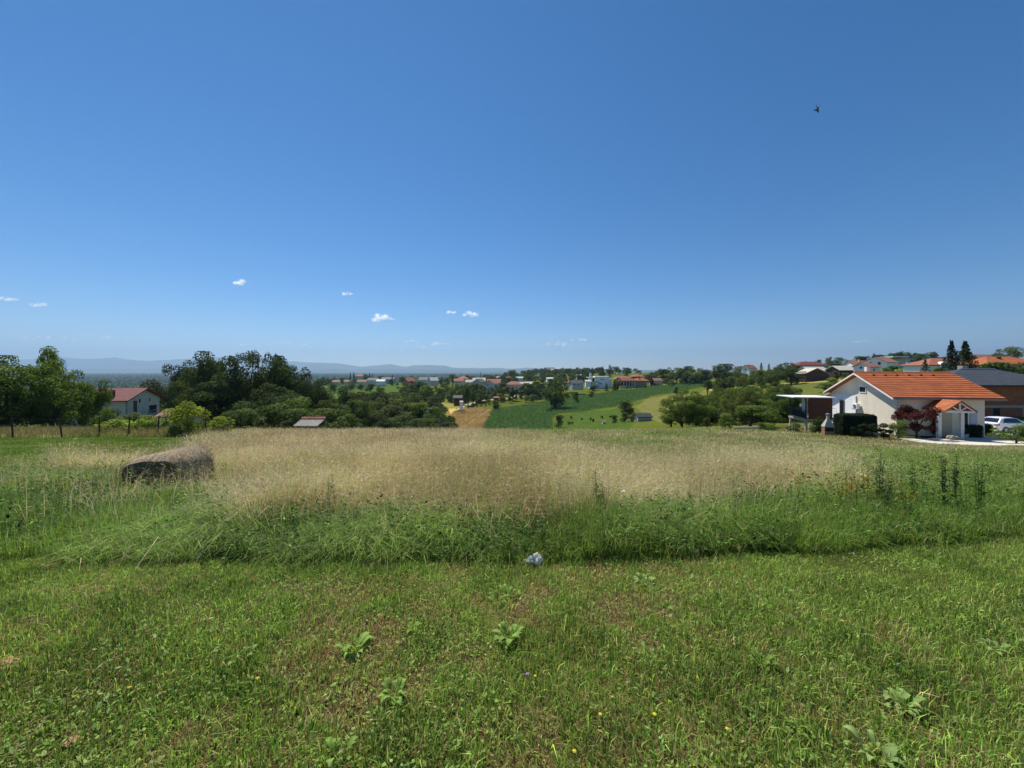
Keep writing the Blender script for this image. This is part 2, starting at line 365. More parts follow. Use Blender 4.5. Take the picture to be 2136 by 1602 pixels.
build_mountains('mountains', [(-900, 748), (-200, 750), (0, 751), (100, 749), (130, 745.5), (165, 748.5), (200, 748.5), (240, 745), (265, 749.5), (300, 752), (350, 751), (400, 748), (440, 746), (470, 744), (500, 742), (540, 746), (580, 752), (610, 754), (640, 756), (680, 757), (715, 758.5), (750, 765), (790, 762), (815, 759.5), (840, 764), (848, 765), (860, 762), (900, 761.5), (925, 761.5), (945, 767), (1000, 768), (1040, 767), (1060, 769), (1100, 767), (1130, 769.5), (1210, 770), (1300, 772), (1600, 774), (2000, 776)], 14000, -60, 1800, lin('#4c5f48'), 'long pale blue mountain range on the far horizon')
build_mountains('hills', [(-900, 769), (0, 768), (300, 769), (600, 770), (900, 771.5), (1150, 772.5), (1230, 770.5), (1300, 772), (1600, 773.5), (2000, 777)], 10500, -60, 900, lin('#44583e'), 'low blue hills in front of the mountain range')

# ------------------------------------------------------------------ grass blades
UP = np.array([0, 0, 1.0])
def blade_arrays(P, h, w, lean, color, curl=.5):
    n = len(P); th = RNG.uniform(0, 2 * math.pi, n)
    D = np.stack([np.cos(th), np.sin(th), np.zeros(n)], -1)
    ph = th + math.pi / 2 + RNG.normal(0, .5, n)
    S = np.stack([np.cos(ph), np.sin(ph), np.zeros(n)], -1) * w[:, None]
    hv = h[:, None]; l = lean[:, None]
    mid = P + UP * hv * .55 + D * hv * l * .3
    tip = P + UP * hv * (1 - .35 * l) + D * hv * l * (.6 + curl)
    V = np.stack([P - S * .8, P + S * .8, mid + S * .75, mid - S * .75, tip], 1).reshape(-1, 3)
    b = np.arange(n)[:, None] * 5
    loops = np.concatenate([b + 0, b + 1, b + 2, b + 3, b + 3, b + 2, b + 4], 1).ravel()
    tot = np.tile([4, 3], n)
    return V, loops, tot, np.repeat(color, 5, 0), tip, D
def leaf_arrays(P, A, Bv, la, lb, color, fold=.0):
    """rhombic leaves: centre line along A (length 2la), half width lb along Bv; 4 verts"""
    V = np.stack([P - A * la[:, None] * 0, P + A * la[:, None] + Bv * lb[:, None], P + A * la[:, None] * 2.0, P + A * la[:, None] - Bv * lb[:, None]], 1).reshape(-1, 3)
    b = np.arange(len(P))[:, None] * 4
    return V, np.concatenate([b, b + 1, b + 2, b + 3], 1).ravel(), np.full(len(P), 4), np.repeat(color, 4, 0)
class Stack:
    def __init__(s): s.V = []; s.L = []; s.T = []; s.C = []; s.n = 0
    def add(s, V, L, T, C, *_):
        s.V.append(V); s.L.append(L + s.n); s.T.append(T); s.C.append(C); s.n += len(V)
    def obj(s, name, m, label, cat, kind='stuff', group=None):
        me = npmesh(name, np.concatenate(s.V), np.concatenate(s.L), np.concatenate(s.T), np.concatenate(s.C), False, [m])
        return tag(link(name, me), label, cat, group, kind)
def unit(v): return v / np.maximum(np.linalg.norm(v, axis=-1, keepdims=True), 1e-9)
def pick(n, d0, d1, umax=1.5, umin=None):
    d = np.sqrt(RNG.uniform(d0 ** 2, d1 ** 2, n)); u = RNG.uniform(-umax if umin is None else umin, umax, n)
    return u * d, d
EDGE_P = [-400, 0, 300, 700, 1150, 1500, 1800, 2136, 2500]; EDGE_R = [1136, 1138, 1150, 1150, 1150, 1137, 1114, 1084, 1068]
def edge_d(px): return F * EYE / (np.interp(px, EDGE_P, EDGE_R) - HY)
def mixc(a, b, t): return np.array(a)[None, :] * (1 - t[:, None]) + np.array(b)[None, :] * t[:, None]
G_DK, G_MD, G_LT, G_YL = map(np.array, (lin('#56742a'), lin('#779838'), lin('#a2c058'), lin('#aebb5c')))
DRY, DRY2, STRAW, STRAW2, RUST = map(np.array, (lin('#a08a60'), lin('#b59d74'), lin('#dfceae'), lin('#c4ae8e'), lin('#a38064')))

def build_lawn():
    s = Stack()
    n = 660000
    x, d = pick(n, .75, 4.7, 2.4)
    px = CX + F * x / d
    e = edge_d(px) + (noise2(x, d, 2.5, 3) - .5) * .35
    k = d < e; x, d, px = x[k], d[k], px[k]; n = len(x)
    z = hxy(x, d)
    p1 = noise2(x, d, 1.1, 1); p2 = noise2(x, d, 3.1, 2); p3 = noise2(x, d, 9, 5)
    dry = np.clip((p1 * .45 + p2 * .35 + p3 * .35 - .60) * 3.0, 0, 1) * np.clip(1.15 - np.abs(px - 1000) / 1250, .25, 1)
    keep = RNG.uniform(0, 1, n) > dry * .35
    x, d, z, dry, p1, p2, p3 = [v[keep] for v in (x, d, z, dry, p1, p2, p3)]; n = len(x)
    t = np.clip(RNG.normal(.45, .3, n) + (p2 - .5) * .8, 0, 1)
    c = mixc(G_DK, G_LT, t)
    y = RNG.uniform(0, 1, n) < .12; c[y] = G_YL
    dd = RNG.uniform(0, 1, n) < np.clip(dry * .85 + .04, 0, .74)
    c[dd] = mixc(DRY, DRY2, RNG.uniform(0, 1, n))[dd]
    c *= np.clip(RNG.lognormal(.0, .38, n), .4, 2.2)[:, None]
    h = np.clip(RNG.normal(.036, .015, n), .012, .10) * (1.25 - .6 * dry) * (.65 + .8 * p1)
    tall = RNG.uniform(0, 1, n) < .02; h[tall] *= 1.6
    w = RNG.uniform(.0013, .0032, n)
    s.add(*blade_arrays(np.stack([x, d, z], -1), h, w, np.abs(RNG.normal(.38, .32, n)).clip(0, 1.2), c))
    # clover and small round leaves close to the ground
    n = 40000
    x, d = pick(n, .8, 3.9, 2.4); px = CX + F * x / d; k = (d < edge_d(px) + .1) & (noise2(x, d, 2.2, 9) > .47); x, d = x[k], d[k]; n = len(x)
    P = np.stack([x, d, hxy(x, d) + RNG.uniform(.006, .04, n)], -1)
    A = unit(np.stack([RNG.normal(0, 1, n), RNG.normal(0, 1, n), RNG.normal(.15, .3, n)], -1)); Nn = unit(np.stack([RNG.normal(0, .5, n), RNG.normal(0, .5, n), np.ones(n)], -1))
    Bv = unit(np.cross(A, Nn)); la = RNG.uniform(.004, .012, n)
    s.add(*leaf_arrays(P, A, Bv, la, la * .75, mixc(G_MD, G_LT, RNG.uniform(0, 1, n)) * RNG.uniform(.8, 1.25, n)[:, None]))
    n = 19000
    x, d = pick(n, .8, 3.9, 2.4); px = CX + F * x / d; k = (d < edge_d(px)) & (noise2(x, d, 1.3, 19) > .5); x, d = x[k], d[k]; n = len(x)
    P = np.stack([x, d, hxy(x, d) + RNG.uniform(.01, .03, n)], -1)
    A = unit(np.stack([RNG.normal(0, 1, n), RNG.normal(0, 1, n), RNG.uniform(.1, 1.0, n)], -1)); Bv = unit(np.cross(A, UP + RNG.normal(0, .3, (n, 3)))); la = RNG.uniform(.006, .02, n)
    s.add(*leaf_arrays(P, A, Bv, la, la * RNG.uniform(.25, .6, n), mixc(lin('#7fa648'), lin('#b2cc7c'), RNG.uniform(0, 1, n)) * RNG.uniform(.7, 1.15, n)[:, None]))
    # dry clippings lying on the turf
    n = 40000
    x, d = pick(n, .8, 3.6, 2.4); px = CX + F * x / d; k = (d < edge_d(px)) & (noise2(x, d, 1.7, 4) > .42); x, d = x[k], d[k]; n = len(x)
    P = np.stack([x, d, hxy(x, d) + RNG.uniform(.004, .025, n)], -1)
    A = unit(np.stack([RNG.normal(0, 1, n), RNG.normal(0, 1, n), RNG.normal(0, .25, n)], -1)); Bv = unit(np.cross(A, UP))
    s.add(*leaf_arrays(P, A, Bv, RNG.uniform(.012, .035, n), np.full(n, .0016), mixc(DRY, DRY2, RNG.uniform(0, 1, n))))
    s.obj('lawn_grass', BLADE, 'short mown grass with dry brown patches in front of the meadow', 'grass')
build_lawn()

STRAWPOLY = [(470, 906), (600, 896), (900, 889), (1030, 890), (1120, 915), (1220, 940), (1360, 962), (1600, 952), (1760, 960), (1880, 985), (1760, 1005), (1600, 1015), (1430, 1010), (1380, 1035), (1270, 1040), (1200, 1050), (1000, 1062), (800, 1066), (700, 1055), (620, 1060), (560, 1040), (455, 1010), (442, 965), (420, 940)]
def region(x, d, z):
    """0 straw, 1 tall green, 2 short mown green (left), 3 yellow-green meadow (right)"""
    px = CX + F * x / d; row = HY + F * (EYE - z - .38) / d
    jx = (noise2(x, d, .8, 11) - .5) * 130 + RNG.normal(0, 30, len(x)); jy = ((noise2(x, d, .9, 12) - .5) * 70 + RNG.normal(0, 16, len(x))) * np.clip(7 / d, .12, 1)
    st = inpoly(px + jx, row + jy, STRAWPOLY)
    r = np.full(len(x), 1)
    r[(px > 1000) & (d > 7.3 + (noise2(x, d, .5, 3) - .5) * 2.4)] = 3
    r[(px + jx * .5 < 470) & (d > 11.5 - (px < 120) * 2.5 + (noise2(x, d, .6, 4) - .5) * 2) & (d < 27)] = 2
    r[(px < 1000) & (r == 1) & (d > 14)] = 3
    r[st] = 0
    fr = d - edge_d(px); r[fr < 1.0 + (noise2(x, d, 1.1, 51) - .5) * .9 + RNG.normal(0, .22, len(x)) + .5 * (px > 1300) + .5 * np.clip((600 - px) / 500, 0, 1)] = 1
    # lone straw clumps in the green at the left and in front
    r[(r == 1) & (d > 5.6) & (px > 100) & (px < 1750) & (noise2(x, d, 1.6, 21) > .76)] = 0
    return r, px
BALE_AT = at(357, 7.7)
def not_bale(x, d): return np.hypot((x - BALE_AT.x) / 1.05, (d - BALE_AT.y) / .9) > .80
def on_lot(x, y):                                   # house plot and drive stay free of meadow grass
    px = CX + F * x / y
    return (px > 1835) & (y > np.interp(px, [1835, 1880, 1960, 2100, 2400], [33.2, 31.2, 29.3, 28.1, 27.6])) | ((px > 1625) & (y > 37.5) & (px <= 1835) & (y > 33.5 + (1835 - px) * .045))
def build_meadow():
    s = Stack(); hd = Stack()
    for n, d0, d1, wl in ((190000, 2.7, 5.2, .0022), (290000, 5.0, 9, .0024), (255000, 9, 17, .0042), (220000, 17, 29, .009), (200000, 29, 50, .015)):
        x, d = pick(n, d0, d1, 2.05)
        px = CX + F * x / d
        k = (d > edge_d(px) + (noise2(x, d, 2.5, 3) - .5) * .35) & not_bale(x, d) & ~on_lot(x, d); x, d = x[k], d[k]; n = len(x)
        z = hxy(x, d)
        r, px = region(x, d, z)
        back = d - edge_d(px)
        e = RNG.uniform(0, 1, n); pn = noise2(x, d, 1.3, 6); pm = noise2(x, d, .35, 7)
        c = np.empty((n, 3)); h = np.empty(n); lean = np.abs(RNG.normal(.45, .32, n)) + .5 * (noise2(x, d, .9, 41) > .62)
        k = r == 0
        c[k] = mixc(STRAW2, STRAW, e)[k]; kk = k & (RNG.uniform(0, 1, n) < .12 + .6 * np.clip((pm - .45) * 3, 0, 1) * (px < 1150)); c[kk] = mixc(RUST, STRAW2, RNG.uniform(0, 1, n))[kk]
        kk = k & (RNG.uniform(0, 1, n) < np.where(d < 6.8, .30, np.where(d < 9, .26, .16 + .16 * (px > 1000)))); c[kk] = mixc(G_MD, G_YL, RNG.uniform(0, 1, n))[kk]
        h[k] = (RNG.uniform(.34, .78, n) * (.75 + .4 * pn))[k]; kk = k & (d > 30); h[kk] *= .85
        k = r == 1
        c[k] = mixc(G_DK, G_LT, np.clip(e * .9 + (pn - .5) * .5, 0, 1))[k] * .95; kk = k & (RNG.uniform(0, 1, n) < .05 + .16 * (d > 5.6)); c[kk] = STRAW2
        h[k] = (RNG.uniform(.16, .52, n) * np.clip(.55 + back * .75, .5, 1.0) * (.6 + .7 * pn))[k]; lean[k] *= 1.3
        k = r == 2
        c[k] = mixc(lin('#5f7f2c'), lin('#7c9a3e'), e)[k]; h[k] = (RNG.uniform(.05, .16, n))[k]
        k = r == 3
        c[k] = mixc(lin('#7f8a46'), lin('#a9a468'), e)[k]; kk = k & (RNG.uniform(0, 1, n) < .25); c[kk] = STRAW; kk = k & (noise2(x, d, .25, 15) > .62) & (RNG.uniform(0, 1, n) < .6); c[kk] = G_MD
        h[k] = (RNG.uniform(.22, .5, n) * (.7 + .5 * pn))[k]
        c *= (RNG.lognormal(.0, .26, n) * (.80 + .42 * noise2(x, d, .55, 91)))[:, None]; h *= .78 + .45 * noise2(x, d, .42, 92)
        h *= 1 - .55 * np.clip((px - 1380) / 350, 0, 1) * np.clip((d - 13) / 7, 0, 1)
        nb = np.hypot(x - BALE_AT.x * .84, d - BALE_AT.y * .84) < 1.45; h[nb] *= .42; nb2 = nb & (RNG.uniform(0, 1, n) < .05); h[nb2] *= 2.2
        w = wl * RNG.uniform(.6, 1.3, n); w[r == 1] *= 1.25
        P = np.stack([x, d, z], -1)
        V, L, T, C, tip, D = blade_arrays(P, h, w, lean, c, .25)
        s.add(V, L, T, C)
        k = np.isin(r, (0, 3)) & (h > .34) & (RNG.uniform(0, 1, n) < .5)
        if k.any():
            m = int(k.sum()); A = unit(D[k] * .8 + UP * RNG.uniform(-.3, .9, m)[:, None]); Bv = unit(np.cross(A, RNG.normal(0, 1, (m, 3))))
            s.add(*leaf_arrays(tip[k] - A * .03, A, Bv, RNG.uniform(.02, .05, m), wl * RNG.uniform(.7, 1.6, m), np.clip(c[k] * 1.12, 0, 1)))
    for n, d0, d1, hh, col, ww in ((34000, 3.6, 10, (.45, .85), ('#e8dab2', '#cdb88c'), .0021), (9000, 9, 30, (.5, .8), ('#8a6a48', '#a07a55'), .008), (9000, 8, 24, (.5, .85), ('#e4d6b0', '#d8c8a0'), .0045)):
        x, d = pick(n, d0, d1, 1.5); k = not_bale(x, d) & ~on_lot(x, d); x, d = x[k], d[k]; z = hxy(x, d); r, px = region(x, d, z)
        k = ((r == 0) & (noise2(x, d, .7 if d0 < 9 else .22, 61) > .34)) | ((r == 1) & (d > edge_d(px) + .55) & (px < 1750) & (RNG.uniform(0, 1, len(x)) < .30) & (noise2(x, d, 1.1, 63) > .42)); x, d, z = x[k], d[k], z[k]; n = len(x); c = mixc(lin(col[0]), lin(col[1]), RNG.uniform(0, 1, n)) * RNG.uniform(.8, 1.15, n)[:, None]
        V, L, T, C, tip, D = blade_arrays(np.stack([x, d, z], -1), RNG.uniform(*hh, n), ww * RNG.uniform(.7, 1.3, n), np.abs(RNG.normal(.45, .35, n)), c, .3); s.add(V, L, T, C)
        A = unit(D * .8 + UP * RNG.uniform(-.5, .7, n)[:, None]); s.add(*leaf_arrays(tip - A * .05, A, unit(np.cross(A, RNG.normal(0, 1, (n, 3)))), RNG.uniform(.016, .036, n), ww * RNG.uniform(.8, 1.6, n), np.clip(c * 1.1, 0, 1)))
    s.obj('meadow_grass', BLADE, 'tall uncut meadow grass, straw brown in the middle and green along its front', 'grass')
    # leafy weeds along the front of the meadow
    s = Stack()
    n = 14000
    x, d = pick(n, 2.7, 8.5, 2.05); px = CX + F * x / d
    k = (d > edge_d(px) + .03) & not_bale(x, d); x, d, px = x[k], d[k], px[k]; r, _ = region(x, d, hxy(x, d))
    k = (r == 1) & (noise2(x, d, 1.4, 31) > .27) & (np.hypot(x - BALE_AT.x * .86, d - BALE_AT.y * .86) > 1.2); x, d, px = x[k], d[k], px[k]; n = len(x)
    z = hxy(x, d); back = d - edge_d(px)
    H = RNG.uniform(.18, .5, n) * np.clip(.6 + back * .6, .5, 1.05) * (1 + .45 * ((px > 1660) & (px < 2080) & (back > .7)))
    bx = RNG.normal(0, .13, n); by = RNG.normal(0, .13, n)
    tone = mixc(lin('#3f5a24'), lin('#6f9040'), RNG.uniform(0, 1, n))
    for j in range(17):
        f = RNG.uniform(.12, 1.02, n); m = n
        P = np.stack([x + bx * f * H * 2, d + by * f * H * 2, z + f * H], -1)
        th = RNG.uniform(0, 2 * math.pi, m); A = unit(np.stack([np.cos(th), np.sin(th), RNG.normal(.15, .45, m)], -1))
        Bv = unit(np.cross(A, unit(UP[None] + RNG.normal(0, .5, (m, 3))))); la = RNG.uniform(.014, .034, m) * (1.25 - .5 * f)
        s.add(*leaf_arrays(P, A, Bv, la, la * RNG.uniform(.3, .6, m), np.clip(tone * RNG.lognormal(-.05, .42, m)[:, None], 0, .8)))
    P = np.stack([x, d, z], -1)
    s.add(*blade_arrays(P, H, np.full(n, .003), np.hypot(bx, by), tone * .9, .2))
    s.obj('weed_undergrowth', BLADE, 'leafy green weeds growing along the front edge of the meadow', 'weeds')
    # tall grass behind the fence at the left
    s = Stack(); n = 30000
    d = np.sqrt(RNG.uniform(27.2 ** 2, 35 ** 2, n)); px = RNG.uniform(-200, 440, n); x = (px - CX) / F * d
    c = mixc(lin('#7c8448'), lin('#a89a6a'), np.clip(noise2(x, d, .8, 3) + RNG.normal(0, .25, n), 0, 1)); kk = RNG.uniform(0, 1, n) < .1; c[kk] = lin('#8d6f5c')
    s.add(*blade_arrays(np.stack([x, d, hxy(x, d)], -1), RNG.uniform(.35, .95, n), RNG.uniform(.006, .014, n), np.abs(RNG.normal(.3, .2, n)), c * RNG.uniform(.75, 1.2, n)[:, None], .2))
    s.obj('rough_grass', BLADE, 'rough grass left standing behind the wire fence', 'grass')
build_meadow()

# ------------------------------------------------------------------ crops on the far slope
def field_points(poly, step, jit, dmin=60):
    pr = np.array(poly); ds = []
    # candidate ground grid in world space, kept when its row/column falls in the field
    xs = np.arange(-60, 260, step[0]); ys = np.arange(95, 430, step[1])
    Xg, Yg = np.meshgrid(xs, ys, indexing='ij'); Xg = Xg.ravel() + RNG.normal(0, jit, Xg.size); Yg = Yg.ravel() + RNG.normal(0, jit * 1.5, Yg.size)
    px = CX + F * Xg / Yg
    k = (px > pr[:, 0].min() - 5) & (px < pr[:, 0].max() + 5); Xg, Yg = Xg[k], Yg[k]
    Zg = hxy(Xg, Yg); row = HY + F * (EYE - Zg) / Yg
    k = inpoly(CX + F * Xg / Yg, row, poly); return Xg[k], Yg[k], Zg[k]
def build_crops():
    s = Stack()
    # rows lie along the slope: shear x with y so that they run towards the upper right
    x, y, z = field_points(CORN, (.9, .75), .07)
    k = RNG.uniform(0, 1, len(x)) < .97; x, y, z = x[k], y[k], z[k]
    yel = (noise2(x, y, .03, 7) > .74) & (y < 210)
    for j in range(4):
        n = len(x); P = np.stack([x, y, z + RNG.uniform(.1, .5, n)], -1)
        th = RNG.uniform(0, 2 * math.pi, n); A = unit(np.stack([np.cos(th), np.sin(th), RNG.uniform(.6, 1.6, n)], -1)); Bv = unit(np.cross(A, RNG.normal(0, 1, (n, 3))))
        c = mixc(lin('#486a3a'), lin('#769452'), RNG.uniform(0, 1, n)); c[yel] = mixc(lin('#7c8440'), lin('#a0984c'), RNG.uniform(0, 1, n))[yel]
        s.add(*leaf_arrays(P, A, Bv, RNG.uniform(.3, .55, n), RNG.uniform(.07, .15, n), c))
    s.obj('corn_field', BLADE, 'dark green field of young corn on the slope beyond the meadow', 'corn field')
    s = Stack()
    x, y, z = field_points(WHEAT, (.34, .42), .15)
    n = len(x); u = x - (y - 150) * .055
    tram = np.zeros(n, bool)
    for t0 in (-20.5, -17.0, -9.2, -7.6):
        tram |= np.abs(u - t0 - np.sin(y * .03) * 1.2) < .45
    x, y, z = x[~tram], y[~tram], z[~tram]; n = len(x)
    for j in range(2):
        s.add(*blade_arrays(np.stack([x, y, z], -1), RNG.uniform(.5, .75, n), np.full(n, .06), np.abs(RNG.normal(.2, .15, n)), mixc(lin('#c2ac84'), lin('#ae966c'), np.clip(noise2(x, y, .15, 3) + RNG.normal(0, .2, n), 0, 1))))
    s.obj('wheat_field', BLADE, 'ripe tan wheat field with wheel tracks beside the corn', 'wheat field')
build_crops()

# ------------------------------------------------------------------ trees
def crown_np(rng, n, leaf, blobs=16, z0=.18, br=.17, flat=1.0, shape='round', gaps=.0):
    cs = []
    while len(cs) < blobs:
        p = rng.uniform(-1, 1, 3)
        if np.linalg.norm(p) > 1: continue
        zc = (p[2] + 1) / 2
        if shape == 'round': rad = .5
        elif shape == 'dome': rad = .5 * (1 - .55 * zc ** 2)
        elif shape == 'spread': rad = .5 * (.55 + .6 * math.sin(math.pi * min(1, zc * .8 + .15)))
        else: rad = .5 * (1 - .75 * zc)
        q = np.array([p[0] * rad * 2 * .40, p[1] * rad * 2 * .40, z0 + (1 - z0) * (.10 + .82 * zc)])
        # push towards the shell
        v = q - np.array([0, 0, z0 + (1 - z0) * .5]); q = np.array([0, 0, z0 + (1 - z0) * .5]) + v * (1 + .25 * rng.uniform(0, 1))
        cs.append(q)
    cs = np.array(cs); brs = br * rng.uniform(.5, 1.4, blobs)
    w = brs ** 2; b = rng.choice(blobs, n, p=w / w.sum())
    D = unit(rng.normal(0, 1, (n, 3)) + np.array([0, 0, .25]))
    P = cs[b] + D * (brs[b] * (.45 + .6 * rng.uniform(0, 1, n) ** .6))[:, None] * np.array([1, 1, .8 * flat])
    P[:, 2] = np.clip(P[:, 2], z0 * .55, 1.02)
    Nn = unit(D * .7 + rng.normal(0, .6, (n, 3)) + np.array([0, 0, .5]))
    A = unit(np.cross(Nn, rng.normal(0, 1, (n, 3)))); A[:, 2] -= .25; A = unit(A); Bv = unit(np.cross(A, Nn))
    la = leaf * rng.uniform(.6, 1.25, n) * .5
    tone = rng.uniform(.7, 1.3, blobs)[b] * rng.uniform(.75, 1.3, n)
    c = np.stack([tone * rng.uniform(.9, 1.15, n), tone, tone * rng.uniform(.8, 1.1, n)], -1)
    return leaf_arrays(P - A * la[:, None], A, Bv, la, la * rng.uniform(.55, .9, n), c), cs
def trunk_mb(cs, rng, z0, r=.035, limbs=7):
    mb = MB(); top = np.array([rng.normal(0, .02), rng.normal(0, .02), z0 + (1 - z0) * .55])
    mb.tube([(0, 0, -.03), (rng.normal(0, .008), 0, z0 * .6), tuple(top * np.array([.5, .5, 1]) * np.array([1, 1, .75])), tuple(top)], [r * 1.25, r, r * .7, r * .3], 7)
    for i in rng.choice(len(cs), min(limbs, len(cs)), replace=False):
        s = np.array([0, 0, z0 * .75 + rng.uniform(0, .2)]); e = cs[i]; m = (s + e) / 2 + np.array([0, 0, .04])
        mb.tube([tuple(s), tuple(m), tuple(e)], [r * .55, r * .34, r * .12], 5)
    return mb
def conifer_np(rng, n, leaf, levels=16, z0=.08, droop=.25, taper=1.0, gap=.0):
    z = z0 + (1 - z0) * (rng.uniform(0, 1, n) ** 1.25)
    lev = np.floor((z - z0) / (1 - z0) * levels); zf = (lev + .5) / levels
    az = np.floor(rng.uniform(0, 7, n)) / 7 * 2 * math.pi + lev * 1.7 + rng.normal(0, .16, n)
    ln = (.5 * (1 - zf) ** taper + .03) * (.72 + .5 * np.abs(np.sin(lev * 12.9 + np.round(az * 7) * 3.1)))
    t = rng.uniform(.05, 1, n) ** .75
    r = ln * t
    zz = z0 + (1 - z0) * zf - r * droop * (.5 + np.abs(np.sin(az * 5.3 + lev * 2.1))) + rng.normal(0, .013, n) + .022 * np.sin(az * 3.1 + lev * 4.7) + t * t * .02
    D = np.stack([np.cos(az), np.sin(az), -.3 + 0 * az], -1)
    P = np.stack([np.cos(az) * r, np.sin(az) * r, zz], -1)
    A = unit(D + rng.normal(0, .45, (n, 3))); Nn = unit(rng.normal(0, .5, (n, 3)) + UP); Bv = unit(np.cross(A, Nn))
    la = leaf * rng.uniform(.6, 1.2, n) * .5; tone = rng.uniform(.65, 1.3, n)
    return leaf_arrays(P - A * la[:, None], A, Bv, la, la * .45, np.stack([tone] * 3, -1))
PROTO = {}
def proto(kind, i=0):
    key = (kind, i)
    if key in PROTO: return PROTO[key]
    rng = np.random.default_rng(sum(map(ord, kind)) * 31 + i * 101)
    cfg = {'oak': dict(n=13000, leaf=.029, blobs=46, z0=.0, br=.13, shape='round'), 'walnut': dict(n=13000, leaf=.029, blobs=50, z0=.0, br=.125, shape='round', flat=.85),
           'mid': dict(n=3600, leaf=.052, blobs=24, z0=.04, br=.16, shape='round'), 'far': dict(n=900, leaf=.10, blobs=14, z0=.06, br=.22, shape='round'),
           'fruit': dict(n=3000, leaf=.048, blobs=18, z0=.30, br=.15, shape='dome', flat=.8), 'shrub': dict(n=4200, leaf=.046, blobs=22, z0=.02, br=.16, shape='dome'),
           'bush': dict(n=1100, leaf=.09, blobs=12, z0=.02, br=.20, shape='dome'), 'airy': dict(n=5200, leaf=.042, blobs=40, z0=.10, br=.11, shape='round', flat=.75),
           'ball': dict(n=2600, leaf=.055, blobs=26, z0=.03, br=.15, shape='round')}
    if kind in cfg:
        c = cfg[kind]; (V, L, T, C), cs = crown_np(rng, **c); tm = trunk_mb(cs, rng, c['z0'], {'bush': .02, 'shrub': .018, 'far': .03, 'ball': .03}.get(kind, .03), {'bush': 3, 'far': 2}.get(kind, 8))
    else:
        c = {'spruce': dict(n=6500, leaf=.055, levels=15, droop=.22, taper=.9), 'cone': dict(n=2000, leaf=.08, levels=14, droop=.35, taper=.8), 'poplar': dict(n=1500, leaf=.09, levels=20, droop=-.6, taper=.35)}[kind]
        V, L, T, C = conifer_np(rng, **c); tm = MB().tube([(0, 0, -.03), (0, 0, .5), (0, 0, .97)], [.022, .014, .004], 6)
    crown = npmesh(kind + '_crown', V, L, T, C, False, [LEAF]); trunk = tm.mesh(kind + '_trunk', BARK, True)
    # joined mesh for copies too small to show their parts
    tv = np.array([v.co[:] for v in trunk.vertices]); tl = []; tt = []
    for p in trunk.polygons: tl += [v + len(V) for v in p.vertices]; tt.append(len(p.vertices))
    both = npmesh(kind + '_tree', np.concatenate([V, tv]), np.concatenate([L, tl]), np.concatenate([T, tt]), np.concatenate([C, np.ones((len(tv), 3))]), False, [LEAF, BARK], np.concatenate([np.zeros(len(T)), np.ones(len(tt))]))
    PROTO[key] = (crown, trunk, both); return PROTO[key]
GREEN = dict(dark=(.050, .076, .024), oak=(.064, .100, .030), mid=(.085, .135, .033), light=(.120, .185, .040), lime=(.27, .36, .055), yellow=(.15, .18, .045), olive=(.105, .135, .042), blue=(.030, .050, .032), red=(.085, .022, .022), grey=(.085, .11, .065), box=(.022, .042, .014))
def tree(name, label, px, d, row_top, wpx, kind='mid', var=0, col='mid', cat='tree', group=None, parts=True, sink=0.0, hmin=None, zbase=None):
    p = at(px, d)
    if zbase is not None: p.z = zbase
    h = max(zrow(row_top, d) - p.z, hmin or .6); w = wpx * d / F
    cr, tr, both = proto(kind, var)
    rz = R.uniform(0, 6.28); c = GREEN[col]; j = R.uniform(.88, 1.12); c4 = (c[0] * j * R.uniform(.93, 1.07), c[1] * j, c[2] * j, 1)
    if parts:
        e = empty(name, label, cat, (p.x, p.y, p.z - sink), rz, group); e.scale = (w, w, h)
        o = link('crown', cr, e); o.color = c4
        link('trunk', tr, e)
        return e
    o = link(name, both, None, (p.x, p.y, p.z - sink), rz, (w, w, h)); o.color = c4
    return tag(o, label, cat, group)
def scatter(n, name, label, group, pxr, dr, hr, wr, kinds, cols, seed, parts=False, avoid=None, cat='tree', keep=None):
    r = random.Random(seed); k = 0; tries = 0; pts = []
    while k < n and tries < n * 40:
        tries += 1
        px = r.uniform(*pxr); d = r.uniform(*dr)
        if avoid and any(a[0] < px < a[1] and a[2] < d < a[3] for a in avoid): continue
        if keep and not keep(px, d): continue
        x = (px - CX) / F * d
        h = r.uniform(*hr); w = h * r.uniform(*wr)
        if any(math.hypot(x - q[0], d - q[1]) < .42 * (w + q[2]) * .8 for q in pts): continue
        pts.append((x, d, w)); p = at(px, d)
        kind, nv = r.choice(kinds); col = r.choice(cols)
        cr, tr, both = proto(kind, r.randrange(nv)); c = GREEN[col]; j = r.uniform(.82, 1.18)
        if parts:
            e = empty(name, label, cat, p, r.uniform(0, 6.28), group); e.scale = (w, w, h); o = link('crown', cr, e); link('trunk', tr, e)
        else:
            o = tag(link(name, both, None, p, r.uniform(0, 6.28), (w, w, h)), label, cat, group)
        o.color = (c[0] * j * r.uniform(.9, 1.1), c[1] * j, c[2] * j, 1); k += 1

# near left
tree('walnut_tree', 'broad leafy walnut tree at the left edge behind the wire fence', 15, 36, 745, 150, 'walnut', 0, 'light')
tree('walnut_tree', 'slender walnut shoot rising highest among the left trees', 88, 40, 726, 84, 'walnut', 1, 'light')
tree('walnut_tree', 'middle walnut tree, flat-topped, left of the red-roofed house', 112, 38, 756, 125, 'walnut', 2, 'light')
tree('walnut_tree', 'lower round walnut tree whose branches touch the red-roofed house', 168, 41, 770, 85, 'walnut', 3, 'light')
tree('walnut_tree', 'small dark tree in the shade between the left walnut trees and the house', 192, 46, 806, 46, 'walnut', 1, 'oak')
tree('walnut_tree', 'dark walnut tree cut by the left picture edge with a drooping crown', -60, 34, 722, 150, 'walnut', 2, 'light')
